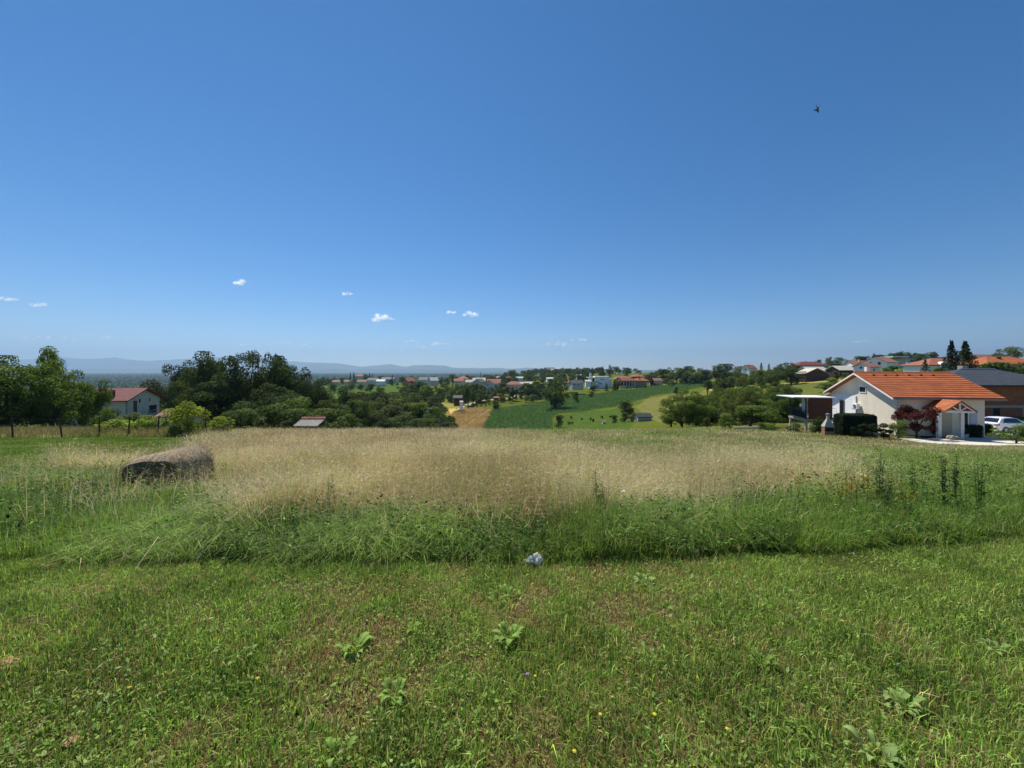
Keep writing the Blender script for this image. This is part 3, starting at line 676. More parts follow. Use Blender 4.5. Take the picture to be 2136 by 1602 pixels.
# oak clump
for i, (px, d, top, w, v, lab) in enumerate([
    (350, 90, 760, 92, 0, 'leftmost oak of the dark clump, rising straight behind the red-roofed house'),
    (410, 76, 754, 80, 1, 'second oak of the dark clump, low shouldered and just right of the leftmost one'),
    (442, 74, 737, 85, 2, 'oak with a rounded knob on top in the left half of the dark clump'),
    (512, 70, 729, 105, 3, 'tallest oak of the dark clump with several upright bare-looking tips'),
    (556, 73, 736, 70, 0, 'tall narrow oak pressed against the right of the tallest one'),
    (592, 72, 746, 80, 2, 'round oak in the right half of the dark clump'),
    (636, 75, 768, 78, 1, 'rightmost oak of the dark clump, stepping down towards the village'),
    (470, 66, 790, 110, 3, 'lower dark oak in front of the tallest one'),
    (575, 64, 800, 110, 1, 'lower dark oak in front of the right half of the clump'),
    (418, 64, 800, 84, 2, 'lower dark oak beside the gable of the red-roofed house')]):
    tree('oak_tree', lab, px, d, top, w * 1.2, 'oak', v, 'oak' if i % 3 else 'dark')
tree('mulberry_tree', 'bright yellow-green small tree standing at the edge of the mown strip', 392, 28.5, 834, 84, 'shrub', 0, 'lime')
tree('young_tree', 'small yellow-green sapling right of the bright yellow-green tree', 462, 29.5, 868, 52, 'airy', 1, 'lime')
for px, d, top, w, k, c, lab in [
    (305, 29.5, 866, 56, 'shrub', 'lime', 'light green bush by the fence under the white gable'),
    (252, 29.5, 874, 66, 'bush', 'lime', 'low light green bush by the fence left of the white gable'),
    (228, 37, 850, 30, 'shrub', 'light', 'slim light green bush against the house wall'),
    (352, 33, 873, 60, 'bush', 'light', 'pale bush in front of the small brown roof'),
    (430, 33, 876, 60, 'bush', 'mid', 'green bush behind the bright yellow-green tree'),
    (238, 52, 850, 44, 'shrub', 'mid', 'green bush against the shaded side wall of the red-roofed house'), (285, 50, 858, 60, 'shrub', 'light', 'green bush under the balcony of the red-roofed house'), (322, 44, 866, 50, 'bush', 'mid', 'dark bush between the red-roofed house and the small brown roof'),
    (500, 46, 852, 80, 'shrub', 'mid', 'leftmost hazel bush of the row behind the straw meadow'),
    (560, 47, 842, 90, 'shrub', 'mid', 'second hazel bush of the row behind the straw meadow'),
    (610, 52, 828, 80, 'shrub', 'light', 'pale tall bush rising behind the hazel row'),
    (628, 46, 850, 85, 'shrub', 'mid', 'hazel bush directly behind the corrugated well roof'),
    (690, 47, 852, 85, 'shrub', 'mid', 'dark hazel bush right of the corrugated well roof'),
    (732, 49, 862, 50, 'shrub', 'mid', 'rightmost low hazel bush of the row')]:
    tree('hazel_bush', lab, px, d, top, w * 1.1, k, 0 if px % 2 else 1, c, 'bush')
# valley wood in front of the village
for px, d, top, w, k, v, c, lab in [
    (668, 85, 800, 70, 'oak', 0, 'dark', 'dark tree right below the oak clump'), (718, 88, 806, 80, 'oak', 1, 'dark', 'dark domed oak standing free before the green village slope'),
    (690, 74, 836, 80, 'oak', 2, 'mid', 'spreading tree behind the dark hazel bush'), (745, 84, 832, 80, 'oak', 3, 'mid', 'leafy tree leaning over the dark hollow'),
    (775, 92, 850, 60, 'oak', 0, 'dark', 'black-green tree in the shady hollow'), (800, 120, 828, 70, 'mid', 0, 'olive', 'pale olive tree in the middle of the valley wood'),
    (835, 118, 836, 80, 'mid', 1, 'olive', 'wide olive-green tree above the hollow'), (880, 112, 842, 85, 'mid', 2, 'mid', 'round green tree next to the wheat field'),
    (918, 100, 850, 60, 'oak', 1, 'mid', 'green tree with its right side against the wheat field'), (835, 84, 868, 80, 'oak', 2, 'mid', 'low bright tree right of the dark hollow'),
    (878, 80, 872, 70, 'oak', 3, 'mid', 'low tree at the meadow edge left of the wheat field'), (922, 84, 868, 55, 'oak', 0, 'grey', 'greyish low tree at the corner of the wheat field'),
    (800, 76, 872, 45, 'shrub', 0, 'dark', 'dark bush at the bottom of the hollow'), (905, 118, 832, 40, 'mid', 3, 'grey', 'silvery willow behind the trees left of the wheat field')]:
    tree('valley_tree', lab, px, d, top, w * 1.15, k, v, c)
scatter(46, 'valley_tree', 'leafy tree in the dense wood between the village and the meadow', 'trees of the wood below the village', (690, 1000), (150, 265), (8, 14), (.7, 1.05), [('mid', 4)], ['mid', 'mid', 'olive', 'dark', 'light'], 3,
        keep=lambda px, d: not (px > 915 and d < 240) and not (px < 860 and d > 215 and px > 690))
scatter(34, 'valley_tree', 'round tree in the dark belt just below the village roofs', 'trees below the village roofs', (840, 1160), (262, 300), (7, 12), (.75, 1.1), [('mid', 4)], ['dark', 'mid', 'oak', 'mid'], 4)
scatter(26, 'orchard_tree', 'small green tree along the far side of the light road', 'trees along the light road', (970, 1240), (248, 268), (3, 6), (.8, 1.1), [('far', 4)], ['light', 'mid', 'yellow'], 5)
scatter(95, 'village_tree', 'dark tree among the village roofs on the far ridge', 'trees among the village roofs', (640, 1230), (345, 520), (5, 10), (.7, 1.1), [('far', 4)], ['dark', 'mid', 'oak', 'mid'], 6,
        keep=lambda px, d: d < 360 or d > 410 and not (px < 830 and d < 470))
scatter(60, 'village_tree', 'low garden tree in front of a village house', 'garden trees before the village houses', (640, 1150), (290, 455), (2.6, 5), (.9, 1.4), [('far', 4)], ['mid', 'oak', 'olive', 'mid'], 21)
scatter(60, 'village_tree', 'tree on the green rise between the village and the white modern house', 'trees on the rise behind the white modern house', (1040, 1360), (400, 700), (5, 9), (.8, 1.3), [('far', 4)], ['dark', 'oak', 'mid'], 22)
scatter(70, 'ridge_tree', 'tree of the wooded belt behind the village', 'trees behind the village', (640, 1300), (540, 800), (9, 14), (.8, 1.2), [('far', 4)], ['dark', 'oak', 'mid'], 8)
scatter(40, 'ridge_tree', 'tree on the wooded rise at the horizon beyond the village', 'trees on the far wooded rise', (1040, 1330), (800, 960), (9, 15), (.9, 1.4), [('far', 4)], ['dark', 'oak'], 9)
tree('lime_tree', 'big broad tree standing alone by the light road', 1160, 205, 787, 62, 'mid', 0, 'mid')
tree('lime_tree', 'dark round bush at the corner between wheat and corn', 1033, 218, 834, 22, 'mid', 1, 'mid')
tree('bush', 'small dark bush on the yellow strip above the corn', 1203, 232, 818, 14, 'bush', 0, 'mid', 'bush')
tree('bush', 'low bush on the strip below the white modern house', 1234, 262, 817, 12, 'bush', 1, 'mid', 'bush')
for i, px in enumerate((977, 985, 995, 1004, 1013, 1021)):
    tree('conical_thuja', 'small dark cone-shaped conifer in the row above the wheat field', px, 226 + i * 3, 840 - i * .6, 5.5, 'cone', 0, 'dark', 'conifer', 'row of small conifers above the wheat', parts=False)
for px, d, top, w, k, c, lab in [(1257, 360, 769, 7, 'poplar', 'blue', 'left dark poplar behind the white modern house'), (1272, 362, 766, 8, 'poplar', 'blue', 'right taller dark poplar behind the white modern house'),
    (1265, 300, 799, 12, 'cone', 'dark', 'dark conifer in front of the white modern house'), (1288, 296, 786, 18, 'mid', 'oak', 'dark tree between the white modern house and the terracotta villa'),
    (1281, 292, 793, 12, 'cone', 'dark', 'dark conifer left of the terracotta villa'), (1237, 310, 796, 22, 'mid', 'mid', 'green tree hiding the corner of the white modern house'),
    (1357, 330, 782, 12, 'mid', 'red', 'dark purple-leaved tree right of the terracotta villa')]:
    tree('garden_tree', lab, px, d, top, w, k, 0, c)
scatter(26, 'fruit_tree', 'small young fruit tree planted on the yellow strip above the corn', 'young fruit trees above the corn', (1300, 1450), (300, 335), (1.6, 2.8), (.7, 1.0), [('bush', 2)], ['mid', 'oak'], 11)
for i, (px, top, w) in enumerate([(1362, 773, 30), (1385, 767, 38), (1412, 768, 34), (1432, 765, 36), (1452, 766, 36), (1472, 768, 30), (1495, 764, 36), (1520, 760, 40), (1545, 768, 30)]):
    tree('hedgerow_tree', 'dark leafy tree in the long row on the skyline above the corn', px, 372 - i * 12, top, w * 1.25, 'mid', i % 4, 'oak' if i % 2 else 'mid', group='skyline tree row above the corn')
scatter(16, 'hedgerow_tree', 'bush at the foot of the skyline tree row', 'bushes under the skyline tree row', (1345, 1570), (320, 362), (3.5, 6.5), (.9, 1.3), [('far', 4)], ['mid', 'oak'], 12)
# meadow trees beyond the crest
tree('pear_tree', 'round dark tree alone in the pale meadow beside the grey shed', 1305, 138, 834, 38, 'mid', 1, 'oak')
for px, d, top, w, lab in [(1303, 122, 860, 26, 'grey-green bush under the round dark tree'), (1281, 121, 866, 18, 'small bush left of the grey-green bush'), (1320, 118, 868, 14, 'small bush between the tree and the grey shed'), (1165, 126, 866, 28, 'dark bush at the lower end of the corn')]:
    tree('meadow_bush', lab, px, d, top, w, 'bush', 0, 'olive', 'bush')
scatter(9, 'meadow_bush', 'small dark tuft in the bright green grass beyond the crest', 'tufts in the bright grass', (1180, 1290), (128, 170), (.8, 1.5), (.9, 1.2), [('bush', 2)], ['mid', 'oak'], 14)
tree('walnut_tree', 'leafy walnut tree with open crown left of the thicket by the house', 1422, 62, 815, 88, 'walnut', 0, 'light')
tree('walnut_tree', 'low walnut tree leaning out over the meadow crest', 1400, 70, 845, 50, 'walnut', 1, 'mid')
for i, (px, d, top, w, k, c, lab) in enumerate([
    (1475, 78, 818, 80, 'mid', 'olive', 'olive-green tree at the left end of the thicket'), (1470, 66, 850, 70, 'oak', 'light', 'dark low tree under the olive-green tree'),
    (1515, 82, 812, 80, 'oak', 'olive', 'wide tree in the left middle of the thicket'), (1555, 84, 803, 85, 'oak', 'light', 'pale tall tree in the centre of the thicket'),
    (1600, 80, 802, 80, 'oak', 'light', 'tallest pale tree of the thicket, left of the white canopy'), (1640, 78, 815, 70, 'oak', 'light', 'tree showing above the white canopy'),
    (1535, 64, 835, 80, 'oak', 'light', 'dense tree in the front left of the thicket'), (1590, 62, 832, 75, 'oak', 'light', 'dense tree in the front right of the thicket'),
    (1625, 58, 838, 60, 'oak', 'light', 'tree beside the balcony post'), (1665, 64, 835, 45, 'oak', 'light', 'light tree seen under the white canopy'),
    (1500, 60, 860, 55, 'shrub', 'dark', 'dark bush at the foot of the thicket')]):
    tree('thicket_tree', lab, px, d, top, w * 1.12, k, i % 4 if k != 'shrub' else 1, c)
scatter(20, 'thicket_tree', 'leafy tree in the thicket left of the cream house', 'trees of the thicket', (1450, 1650), (57, 86), (4.2, 6.2), (.8, 1.0), [('oak', 4)], ['light', 'mid', 'olive', 'light'], 31, True)
tree('magnolia_tree', 'light green round-headed garden tree in front of the thicket', 1566, 46, 847, 96, 'fruit', 0, 'light')
tree('magnolia_tree', 'small green garden tree with a thin trunk right of the round-headed one', 1615, 47, 856, 24, 'fruit', 1, 'light')
tree('garden_bush', 'pale flowering bush left of the round-headed garden tree', 1522, 47, 862, 50, 'shrub', 1, 'light', 'bush')
tree('garden_bush', 'small round bush at the left of the garden edge', 1475, 50, 868, 20, 'shrub', 0, 'olive', 'bush')
tree('garden_bush', 'low dark mound-shaped bush under the garden trees', 1598, 42, 878, 36, 'ball', 0, 'mid', 'bush')
for i, (px, d, top, w, k, c, lab) in enumerate([
    (1520, 210, 775, 28, 'mid', 'blue', 'dark blue-green round tree in the field below the skyline'), (1476, 190, 794, 26, 'fruit', 'oak', 'flat-topped fruit tree on the fallow strip'),
    (1412, 205, 808, 12, 'fruit', 'oak', 'low dark fruit tree at the end of the corn'), (1556, 230, 780, 24, 'mid', 'olive', 'pale tree below the orange-roofed house'),
    (1580, 215, 778, 30, 'mid', 'mid', 'tree in the orchard left of the big dark tree'), (1600, 220, 773, 30, 'mid', 'grey', 'greyish tree in the orchard'),
    (1588, 255, 757, 13, 'cone', 'oak', 'tall dark tree right of the orange-roofed house'), (1604, 258, 759, 11, 'cone', 'oak', 'second dark pointed tree right of the orange-roofed house'),
    (1640, 240, 755, 34, 'mid', 'oak', 'domed dark tree on the skyline'), (1622, 250, 764, 26, 'mid', 'mid', 'lower tree left of the domed dark tree'), (1665, 235, 762, 24, 'mid', 'mid', 'tree in front of the dark red roof'),
    (1650, 165, 766, 46, 'oak', 'oak', 'large dark tree casting a shadow on the hillside meadow'), (1618, 175, 772, 34, 'mid', 'mid', 'tree left of the large dark hillside tree'),
    (1590, 150, 797, 20, 'fruit', 'oak', 'small fruit tree on the hillside'), (1620, 148, 797, 22, 'fruit', 'oak', 'second small fruit tree on the hillside'),
    (1744, 160, 776, 14, 'mid', 'dark', 'dark bush before the grey barn'), (1762, 155, 778, 18, 'bush', 'light', 'light bush before the brown barn'),
    (1740, 120, 790, 30, 'bush', 'light', 'light green shrub behind the white canopy'), (1725, 110, 800, 40, 'bush', 'light', 'leafy shrub on the slope above the canopy'),
    (1707, 270, 751, 14, 'mid', 'mid', 'tree rising behind the dark red roof'), (1740, 300, 752, 26, 'mid', 'dark', 'low dark tree on the skyline right of the dark red roof'), (1775, 300, 750, 22, 'mid', 'oak', 'round tree on the skyline left of the conifer'),
    (1795, 305, 744, 16, 'mid', 'oak', 'small tree above the long orange roof'), (1823, 290, 737, 12, 'cone', 'dark', 'dark pointed conifer on the skyline'), (1843, 300, 743, 22, 'mid', 'oak', 'tree right of the dark conifer'), (1872, 300, 733, 30, 'mid', 'dark', 'domed dark tree at the highest part of the skyline'),
    (1865, 130, 764, 30, 'bush', 'mid', 'green hedge bush behind the orange tiled ridge'), (1895, 120, 762, 34, 'bush', 'lime', 'bright green bush behind the orange tiled ridge'), (1850, 125, 768, 24, 'bush', 'light', 'light bush below the white gabled house'),
    (1930, 105, 750, 20, 'cone', 'dark', 'dark columnar conifer left of the arched white house'), (1955, 95, 768, 30, 'bush', 'light', 'light bush in front of the arched white house'),
    (2105, 125, 722, 60, 'oak', 'olive', 'big domed tree at the upper right on the skyline'), (2060, 130, 745, 24, 'mid', 'oak', 'tree left of the big domed tree'), (2070, 82, 757, 60, 'bush', 'mid', 'green shrubs behind the dark hipped roof'), (2120, 80, 755, 60, 'shrub', 'mid', 'tall green shrub at the right behind the dark hipped roof'),
    (1915, 200, 744, 20, 'bush', 'oak', 'bushes before the grey modern building')]):
    tree('hillside_tree', lab, px, d, top, w * 1.15, k, 0 if k in ('fruit', 'bush', 'shrub', 'cone') else i % 4, c, parts=(w > 20))
scatter(26, 'hillside_tree', 'leafy tree in the orchard below the houses on the right-hand rise', 'orchard trees on the rise', (1490, 1640), (180, 245), (4, 8), (.8, 1.1), [('mid', 4)], ['mid', 'oak', 'olive', 'light'], 16)
scatter(22, 'hillside_tree', 'dark tree on the skyline behind the hillside houses', 'skyline trees behind the hillside houses', (1700, 2300), (330, 420), (6, 9), (.9, 1.4), [('far', 4)], ['dark', 'oak', 'mid'], 17)
tree('spruce_tree', 'left spruce of the pair behind the dark hipped roof, thin topped', 1985, 84, 712, 46, 'spruce', 0, 'blue', 'spruce')
tree('spruce_tree', 'right spruce of the pair behind the dark hipped roof, fuller', 2013, 86, 713, 54, 'spruce', 1, 'dark', 'spruce')

# far wood on the plain, one mass
def build_forest():
    s = Stack(); n = 6500
    d = np.exp(RNG.uniform(math.log(560), math.log(5200), n)); px = RNG.uniform(-350, 1150, n); x = (px - CX) / F * d; z = hxy(x, d)
    k = (z < -38) & (noise2(x, d, .004, 3) > .16); x, d, z = x[k], d[k], z[k]; n = len(x)
    Hh = RNG.uniform(9, 17, n); Wd = RNG.uniform(9, 16, n) * np.clip(d / 1500, 1, 2.5); tone = RNG.uniform(.75, 1.25, n)[:, None] * mixc(GREEN['oak'], GREEN['mid'], RNG.uniform(0, 1, n))
    for j in range(22):
        D = unit(RNG.normal(0, 1, (n, 3))); D[:, 2] = np.abs(D[:, 2])
        P = np.stack([x, d, z + Hh * .4], -1) + D * np.stack([Wd * .5, Wd * .5, Hh * .6], -1) * RNG.uniform(.6, 1, n)[:, None]
        Nn = unit(D + RNG.normal(0, .4, (n, 3))); A = unit(np.cross(Nn, RNG.normal(0, 1, (n, 3)))); Bv = np.cross(A, Nn); la = Wd * RNG.uniform(.14, .26, n)
        s.add(*leaf_arrays(P - A * la[:, None], A, Bv, la, la * .8, tone * RNG.uniform(.8, 1.2, n)[:, None]))
    s.obj('forest', BLADE, 'dark forest covering the plain below the mountains', 'forest')
build_forest()

# ------------------------------------------------------------------ houses
def gable_walls(L, Wd, wh, rh, base=-1.5):
    mb = MB(); mb.extrude([(0, 0, base), (0, Wd, base), (0, Wd, wh), (0, Wd / 2, wh + rh), (0, 0, wh)], (L, 0, 0)); return mb
def gable_roof(L, Wd, wh, rh, ov=.5, oe=.4, t=.18, lift=.03):
    mb = MB(); m = rh / (Wd / 2); y0 = -oe; z0 = wh - m * oe + lift; y1 = Wd + oe; zr = wh + rh + lift
    mb.extrude([(-ov, y0, z0), (-ov, Wd / 2, zr), (-ov, Wd / 2, zr + t * 1.1), (-ov, y0, z0 + t)], (L + 2 * ov, 0, 0))
    mb.extrude([(-ov, y1, z0), (-ov, y1, z0 + t), (-ov, Wd / 2 + .002, zr + t * 1.1), (-ov, Wd / 2 + .002, zr)], (L + 2 * ov, 0, 0)); return mb
def hip_roof(L, Wd, wh, rh, o=.6, t=.2):
    mb = MB(); k = min(L, Wd) / 2
    if L >= Wd: a, b = (k, Wd / 2), (L - k, Wd / 2)
    else: a, b = (L / 2, k), (L / 2, Wd - k)
    z = wh + .02; E = [(-o, -o, z + t), (L + o, -o, z + t), (L + o, Wd + o, z + t), (-o, Wd + o, z + t)]; Bm = [(p[0], p[1], z) for p in E]; T = [(*a, wh + rh), (*b, wh + rh)]
    if L >= Wd: f = [[0, 1, 9, 8], [1, 2, 9], [2, 3, 8, 9], [3, 0, 8]]
    else: f = [[0, 1, 8], [1, 2, 9, 8], [2, 3, 9], [3, 0, 8, 9]]
    return mb.add(E + Bm + T, f + [[7, 6, 5, 4], [0, 4, 5, 1], [1, 5, 6, 2], [2, 6, 7, 3], [3, 7, 4, 0]])
def window(parent, side, L, Wd, u, z, w, h, frame='paint', glass='glass', name='window'):
    """side f: y=0 wall, l: x=0 wall, r: x=L wall; u along the wall"""
    def B(mb, a0, a1, z0, z1, o0, o1):
        if side == 'f': mb.box(a0, a1, -o1, -o0, z0, z1)
        elif side == 'l': mb.box(-o1, -o0, a0, a1, z0, z1)
        else: mb.box(L + o0, L + o1, a0, a1, z0, z1)
    fr = MB(); t = min(.07, w * .12)
    B(fr, u, u + t, z, z + h, -.02, .06); B(fr, u + w - t, u + w, z, z + h, -.02, .06); B(fr, u + t, u + w - t, z, z + t, -.02, .06); B(fr, u + t, u + w - t, z + h - t, z + h, -.02, .06)
    o = fr.build(name, M[frame], parent)
    g = MB(); B(g, u + t, u + w - t, z + t, z + h - t, -.02, .02); g.build('pane', M[glass], o)
    return o
def house(name, label, px, row, d, L, Wd, wh, rh, rot=0, wall='white', roof='terracotta', hip=False, wins=(), chim=None, cat='house', ov=.5, zb=None):
    p = at(px, d); p.z = zrow(row, d) if zb is None else zb
    e = empty(name, label, cat, p, math.radians(rot))
    if hip: MB().box(0, L, 0, Wd, -2.5, wh).build('wall', M[wall], e)
    else: gable_walls(L, Wd, wh, rh, -2.5).build('wall', M[wall], e)
    r = (hip_roof(L, Wd, wh, rh) if hip else gable_roof(L, Wd, wh, rh, ov)).build('roof', M[roof], e)
    for w in wins: window(e, w[0], L, Wd, *w[1:])
    if chim: MB().box(chim[0] - .3, chim[0] + .3, chim[1] - .3, chim[1] + .3, wh, chim[2]).build('chimney', M['beige' if len(chim) < 4 else chim[3]], r)
    return e
# red-roofed house at the left, gable to the right
def left_house():
    e = empty('red_roofed_house', 'house with faded red roof and white gable end behind the left walnut trees', 'house', (-86.3, 72.7, -8.75), math.radians(12))
    L, Wd, wh, rh = 11.0, 9.6, 4.6, 1.95
    gable_walls(L, Wd, wh, rh, -3).build('wall', M['offwhite'], e)
    r = gable_roof(L, Wd, wh, rh, .8, .7, .2).build('roof', M['redroof'], e)
    MB().box(7.7, 8.5, .5, 1.2, wh - .2, wh + 2.0).build('chimney', M['oldred'], r); MB().tube([(8.1, .85, wh + 2.0), (8.1, .85, wh + 3.1)], .08, 8).build('stovepipe', M['metal'], r)
    window(e, 'r', L, Wd, 3.3, 3.7, .7, 1.0); window(e, 'r', L, Wd, 6.2, 3.8, .6, .9)
    window(e, 'r', L, Wd, 2.0, 1.4, .9, 2.9, 'brownwood', 'brownwood', 'door'); window(e, 'r', L, Wd, 6.4, 1.4, 2.2, 1.6, 'brownwood', 'glass')
    b = MB(); b.box(L + .02, L + 1.6, .6, Wd - .4, .95, 1.15).build('balcony_floor', M['concrete'], e)
    rl = MB()
    for k in range(10): rl.box(L + 1.5, L + 1.56, .7 + k * .9, .76 + k * .9, 1.15, 2.1)
    rl.box(L + 1.48, L + 1.58, .6, Wd - .4, 2.1, 2.18).build('balcony_railing', M['metal'], e)
    MB().tube([(L + .1, .15, -2), (L + .1, .15, wh)], .07, 8).build('drainpipe', M['metal'], e)
    pl = (338 - CX) / F * 62
    s = empty('outbuilding', 'low outbuilding with a small reddish brown roof beside the bright bushes', 'shed', ((322 - CX) / F * 56, 56, zrow(895, 56)), math.radians(-10))
    gable_walls(4.4, 3.4, 1.6, .9, -2).build('wall', M['beige'], s); gable_roof(4.4, 3.4, 1.6, .9, .3, .3, .12).build('roof', M['palered'], s)
left_house()
# corrugated roof over a small lean-to behind the straw meadow
def well_roof():
    d = 40; p = at(636, d); z0 = zrow(889, d)
    e = empty('lean_to_shed', 'small open shed with a grey corrugated roof capped in red tiles', 'shed', ((611 - CX) / F * d, d, p.z), 0)
    w = 2.55; h0 = z0 - p.z; mb = MB(); n = 34; V = []; t = .02
    for j, (yy, zz, sh) in enumerate(((0, h0, 0), (1.5, h0 + .62, .3))):
        for i in range(n * 3 + 1):
            V.append((i / (n * 3) * w + sh * .6, yy, zz + .035 * math.sin(i / 3 * 2 * math.pi * .5)))
    k = n * 3 + 1; V2 = [(a, b, c + .025) for a, b, c in V]
    fs = []
    for i in range(k - 1): fs += [[i, i + 1, k + i + 1, k + i], [2 * k + i, 3 * k + i, 3 * k + i + 1, 2 * k + i + 1], [i, 2 * k + i, 2 * k + i + 1, i + 1], [k + i, k + i + 1, 3 * k + i + 1, 3 * k + i]]
    mb.add(V + V2, fs); r = mb.build('roof', M['greyroof'], e)
    c = MB()
    for i in range(17): c.tube([(.18 + i * .15, 1.28, h0 + .60), (.20 + i * .15, 1.62, h0 + .73)], [.075, .085], 7)
    c.build('ridge_tiles', M['terracotta'], r)
    for x, y in ((.15, .15), (w - .1, .15), (.4, 1.4), (w + .05, 1.4)): MB().tube([(x, y, -.3), (x, y, h0 + (.02 if y < 1 else .55))], .05, 7).build('post', M['darkwood'], e)
well_roof()

def main_house():
    C = Vector((36.1, 36.0, -4.5)); rz = math.radians(-10)
    e = empty('cream_house', 'single-storey cream house with an orange tiled roof and white porch beside the gravel drive', 'house', C, rz)
    L, Wd, wh, rh = 6.9, 9.4, 3.68, 2.1
    gable_walls(L, Wd, wh, rh, -1.2).build('wall', M['cream'], e)
    m = rh / (Wd / 2); t = .16
    rf = MB(); ovl, ovr = .62, 1.15; y0, y1 = -.5, Wd + .45; zr = wh + rh + .03; z0 = wh - m * .5 + .03; z1 = wh - m * .45 + .03
    rf.extrude([(-ovl, y0, z0), (-ovl, Wd / 2, zr), (-ovl, Wd / 2, zr + t), (-ovl, y0, z0 + t)], (L + ovl + ovr, 0, 0))
    rf.extrude([(-ovl, y1, z1), (-ovl, y1, z1 + t), (-ovl, Wd / 2 + .002, zr + t), (-ovl, Wd / 2 + .002, zr)], (L + ovl + ovr, 0, 0))
    r = rf.build('roof', M['orange'], e)
    # each course of tiles steps a little: real laps along the front slope
    tl = MB(); nrow = 13
    for i in range(nrow):
        a = i / nrow; ya = y0 + (Wd / 2 - y0) * a; za = z0 + (zr - z0) * a + t
        tl.extrude([(-ovl - .01, ya - .015, za + .005), (-ovl - .01, ya + .40, za + .40 * m + .004), (-ovl - .01, ya + .38, za + .38 * m + .02), (-ovl - .01, ya - .02, za + .055)], (L + ovl + ovr + .02, 0, 0))
    tl.build('tile_courses', M['orange'], r)
    MB().tube([(-ovl, Wd / 2, zr + t - .01), (L + ovr, Wd / 2, zr + t - .01)], .11, 10).build('ridge_cap', M['orange'], r)
    v = MB()
    for k in range(6): v.box(.6 + k * 1.05, .78 + k * 1.05, Wd / 2 - .85, Wd / 2 - .7, zr + t - .40, zr + t - .22)
    v.build('roof_vents', M['darkmetal'], r)
    bb = MB()
    bb.extrude([(-ovl - .04, y0, z0 - .06), (-ovl - .04, Wd / 2, zr - .06), (-ovl - .04, Wd / 2, zr + t * .5), (-ovl - .04, y0, z0 + t * .5)], (.035, 0, 0))
    bb.extrude([(-ovl - .04, y1, z1 - .06), (-ovl - .04, y1, z1 + t * .5), (-ovl - .04, Wd / 2, zr + t * .5), (-ovl - .04, Wd / 2, zr - .06)], (.035, 0, 0))
    bb.build('barge_boards', M['paint'], r)
    MB().tube([(-ovl, y0 - .06, z0 + .05), (L + ovr, y0 - .06, z0 + .05)], .055, 8).build('gutter', M['metal'], r)
    MB().box(1.6, 1.95, 6.3, 6.65, zr - 1.1, zr + .75).build('chimney', M['paint'], r)
    # white rendered part of the gable wall and the lean-to behind
    MB().box(-.035, 0, 5.25, Wd - .02, -1, 3.45).build('white_wall_panel', M['white'], e)
    MB().extrude([(.1, Wd + .46, z1 - .02), (.1, Wd + 3.1, z1 - 1.1), (.1, Wd + 3.1, z1 - .98), (.1, Wd + .46, z1 + .11)], (4.5, 0, 0)).build('annex_roof', M['whiteroof'], e)
    window(e, 'l', L, Wd, 3.82, 3.82, 1.02, .68, 'paint', 'black')
    w = window(e, 'l', L, Wd, 7.1, .95, .78, 1.9, 'metal', 'glass'); w.location.x = -.036
    MB().tube([(-.09, 5.22, .3), (-.09, 5.22, 3.4)], .035, 8).build('drainpipe', M['metal'], e)
    # front wall openings
    window(e, 'f', L, Wd, 2.75, .25, .62, 2.35, 'paint', 'black', 'window')
    MB().box(3.42, 4.35, -.05, -.002, .15, 2.35).build('door', M['beige'], e)
    window(e, 'f', L, Wd, 4.95, .25, .7, 2.35, 'paint', 'glass', 'window')
    sh = MB().box(5.75, 6.3, -.06, -.003, .3, 2.55)
    for k in range(14): sh.box(5.79, 6.26, -.075, -.055, .4 + k * .15, .5 + k * .15)
    sh.build('shutter', M['shutter'], e)
    MB().box(-.04, L + .04, -.045, -.004, -1, .12).build('plinth', M['beige'], e)
    # porch
    cx, hw = 3.18, 1.0; zE, zA = 2.66, 3.42; py = -2.25
    for sgn in (-1, 1):
        MB().extrude([(cx, .0 - .01, zA), (cx + sgn * (hw + .18), -.01, zE - .12), (cx + sgn * (hw + .18), -.01, zE), (cx, -.01, zA + .13)], (0, py - .1, 0)).build('porch_roof', M['porchtile'], e)
    tr = MB()
    def bar(p, q, w=.07):
        p = Vector((p[0], py, p[1])); q = Vector((q[0], py, q[1])); n = (q - p).normalized().cross(Vector((0, 1, 0))) * w
        tr.extrude([p - n, q - n, q + n, p + n], (0, .09, 0))
    bar((cx - hw - .1, zE - .1), (cx + hw + .1, zE - .1)); bar((cx - hw - .1, zE - .05), (cx, zA)); bar((cx + hw + .1, zE - .05), (cx, zA)); bar((cx, zE - .1), (cx, zA - .05), .045)
    bar((cx, zE - .05), (cx - .48, zE + .3), .04); bar((cx, zE - .05), (cx + .48, zE + .3), .04)
    tr.build('porch_truss', M['paint'], e)
    for sx in (-.85, .85): MB().box(cx + sx - .13, cx + sx + .13, -1.45, -1.19, .05, zE - .18).build('porch_column', M['paint'], e, bevel=.01)
    MB().box(cx - 1.3, cx + 1.3, -2.0, -.05, -.6, .05).build('porch_step', M['concrete'], e)
    # balcony on posts with flat canopy and brown board screen
    MB().box(-4.95, -.04, 5.25, 8.7, .62, .84).build('balcony_floor', M['concrete'], e)
    for x, y in ((-4.8, 5.4), (-4.8, 8.5), (-1.6, 5.4)): MB().box(x - .11, x + .11, y - .11, y + .11, -1.6, .62).build('balcony_post', M['concrete'], e)
    rl = MB()
    for k in range(24): yy = 5.3 + k * .146; rl.box(-4.93, -4.91, yy, yy + .02, .84, 1.75)
    for k in range(8): xx = -4.9 + k * .32 ; rl.box(xx, xx + .02, 8.64, 8.66, .84, 1.75)
    for zz in (.95, 1.75): rl.box(-4.95, -4.89, 5.28, 8.7, zz, zz + .045); rl.box(-4.9, -.1, 8.62, 8.67, zz, zz + .045)
    rl.build('balcony_railing', M['darkmetal'], e)
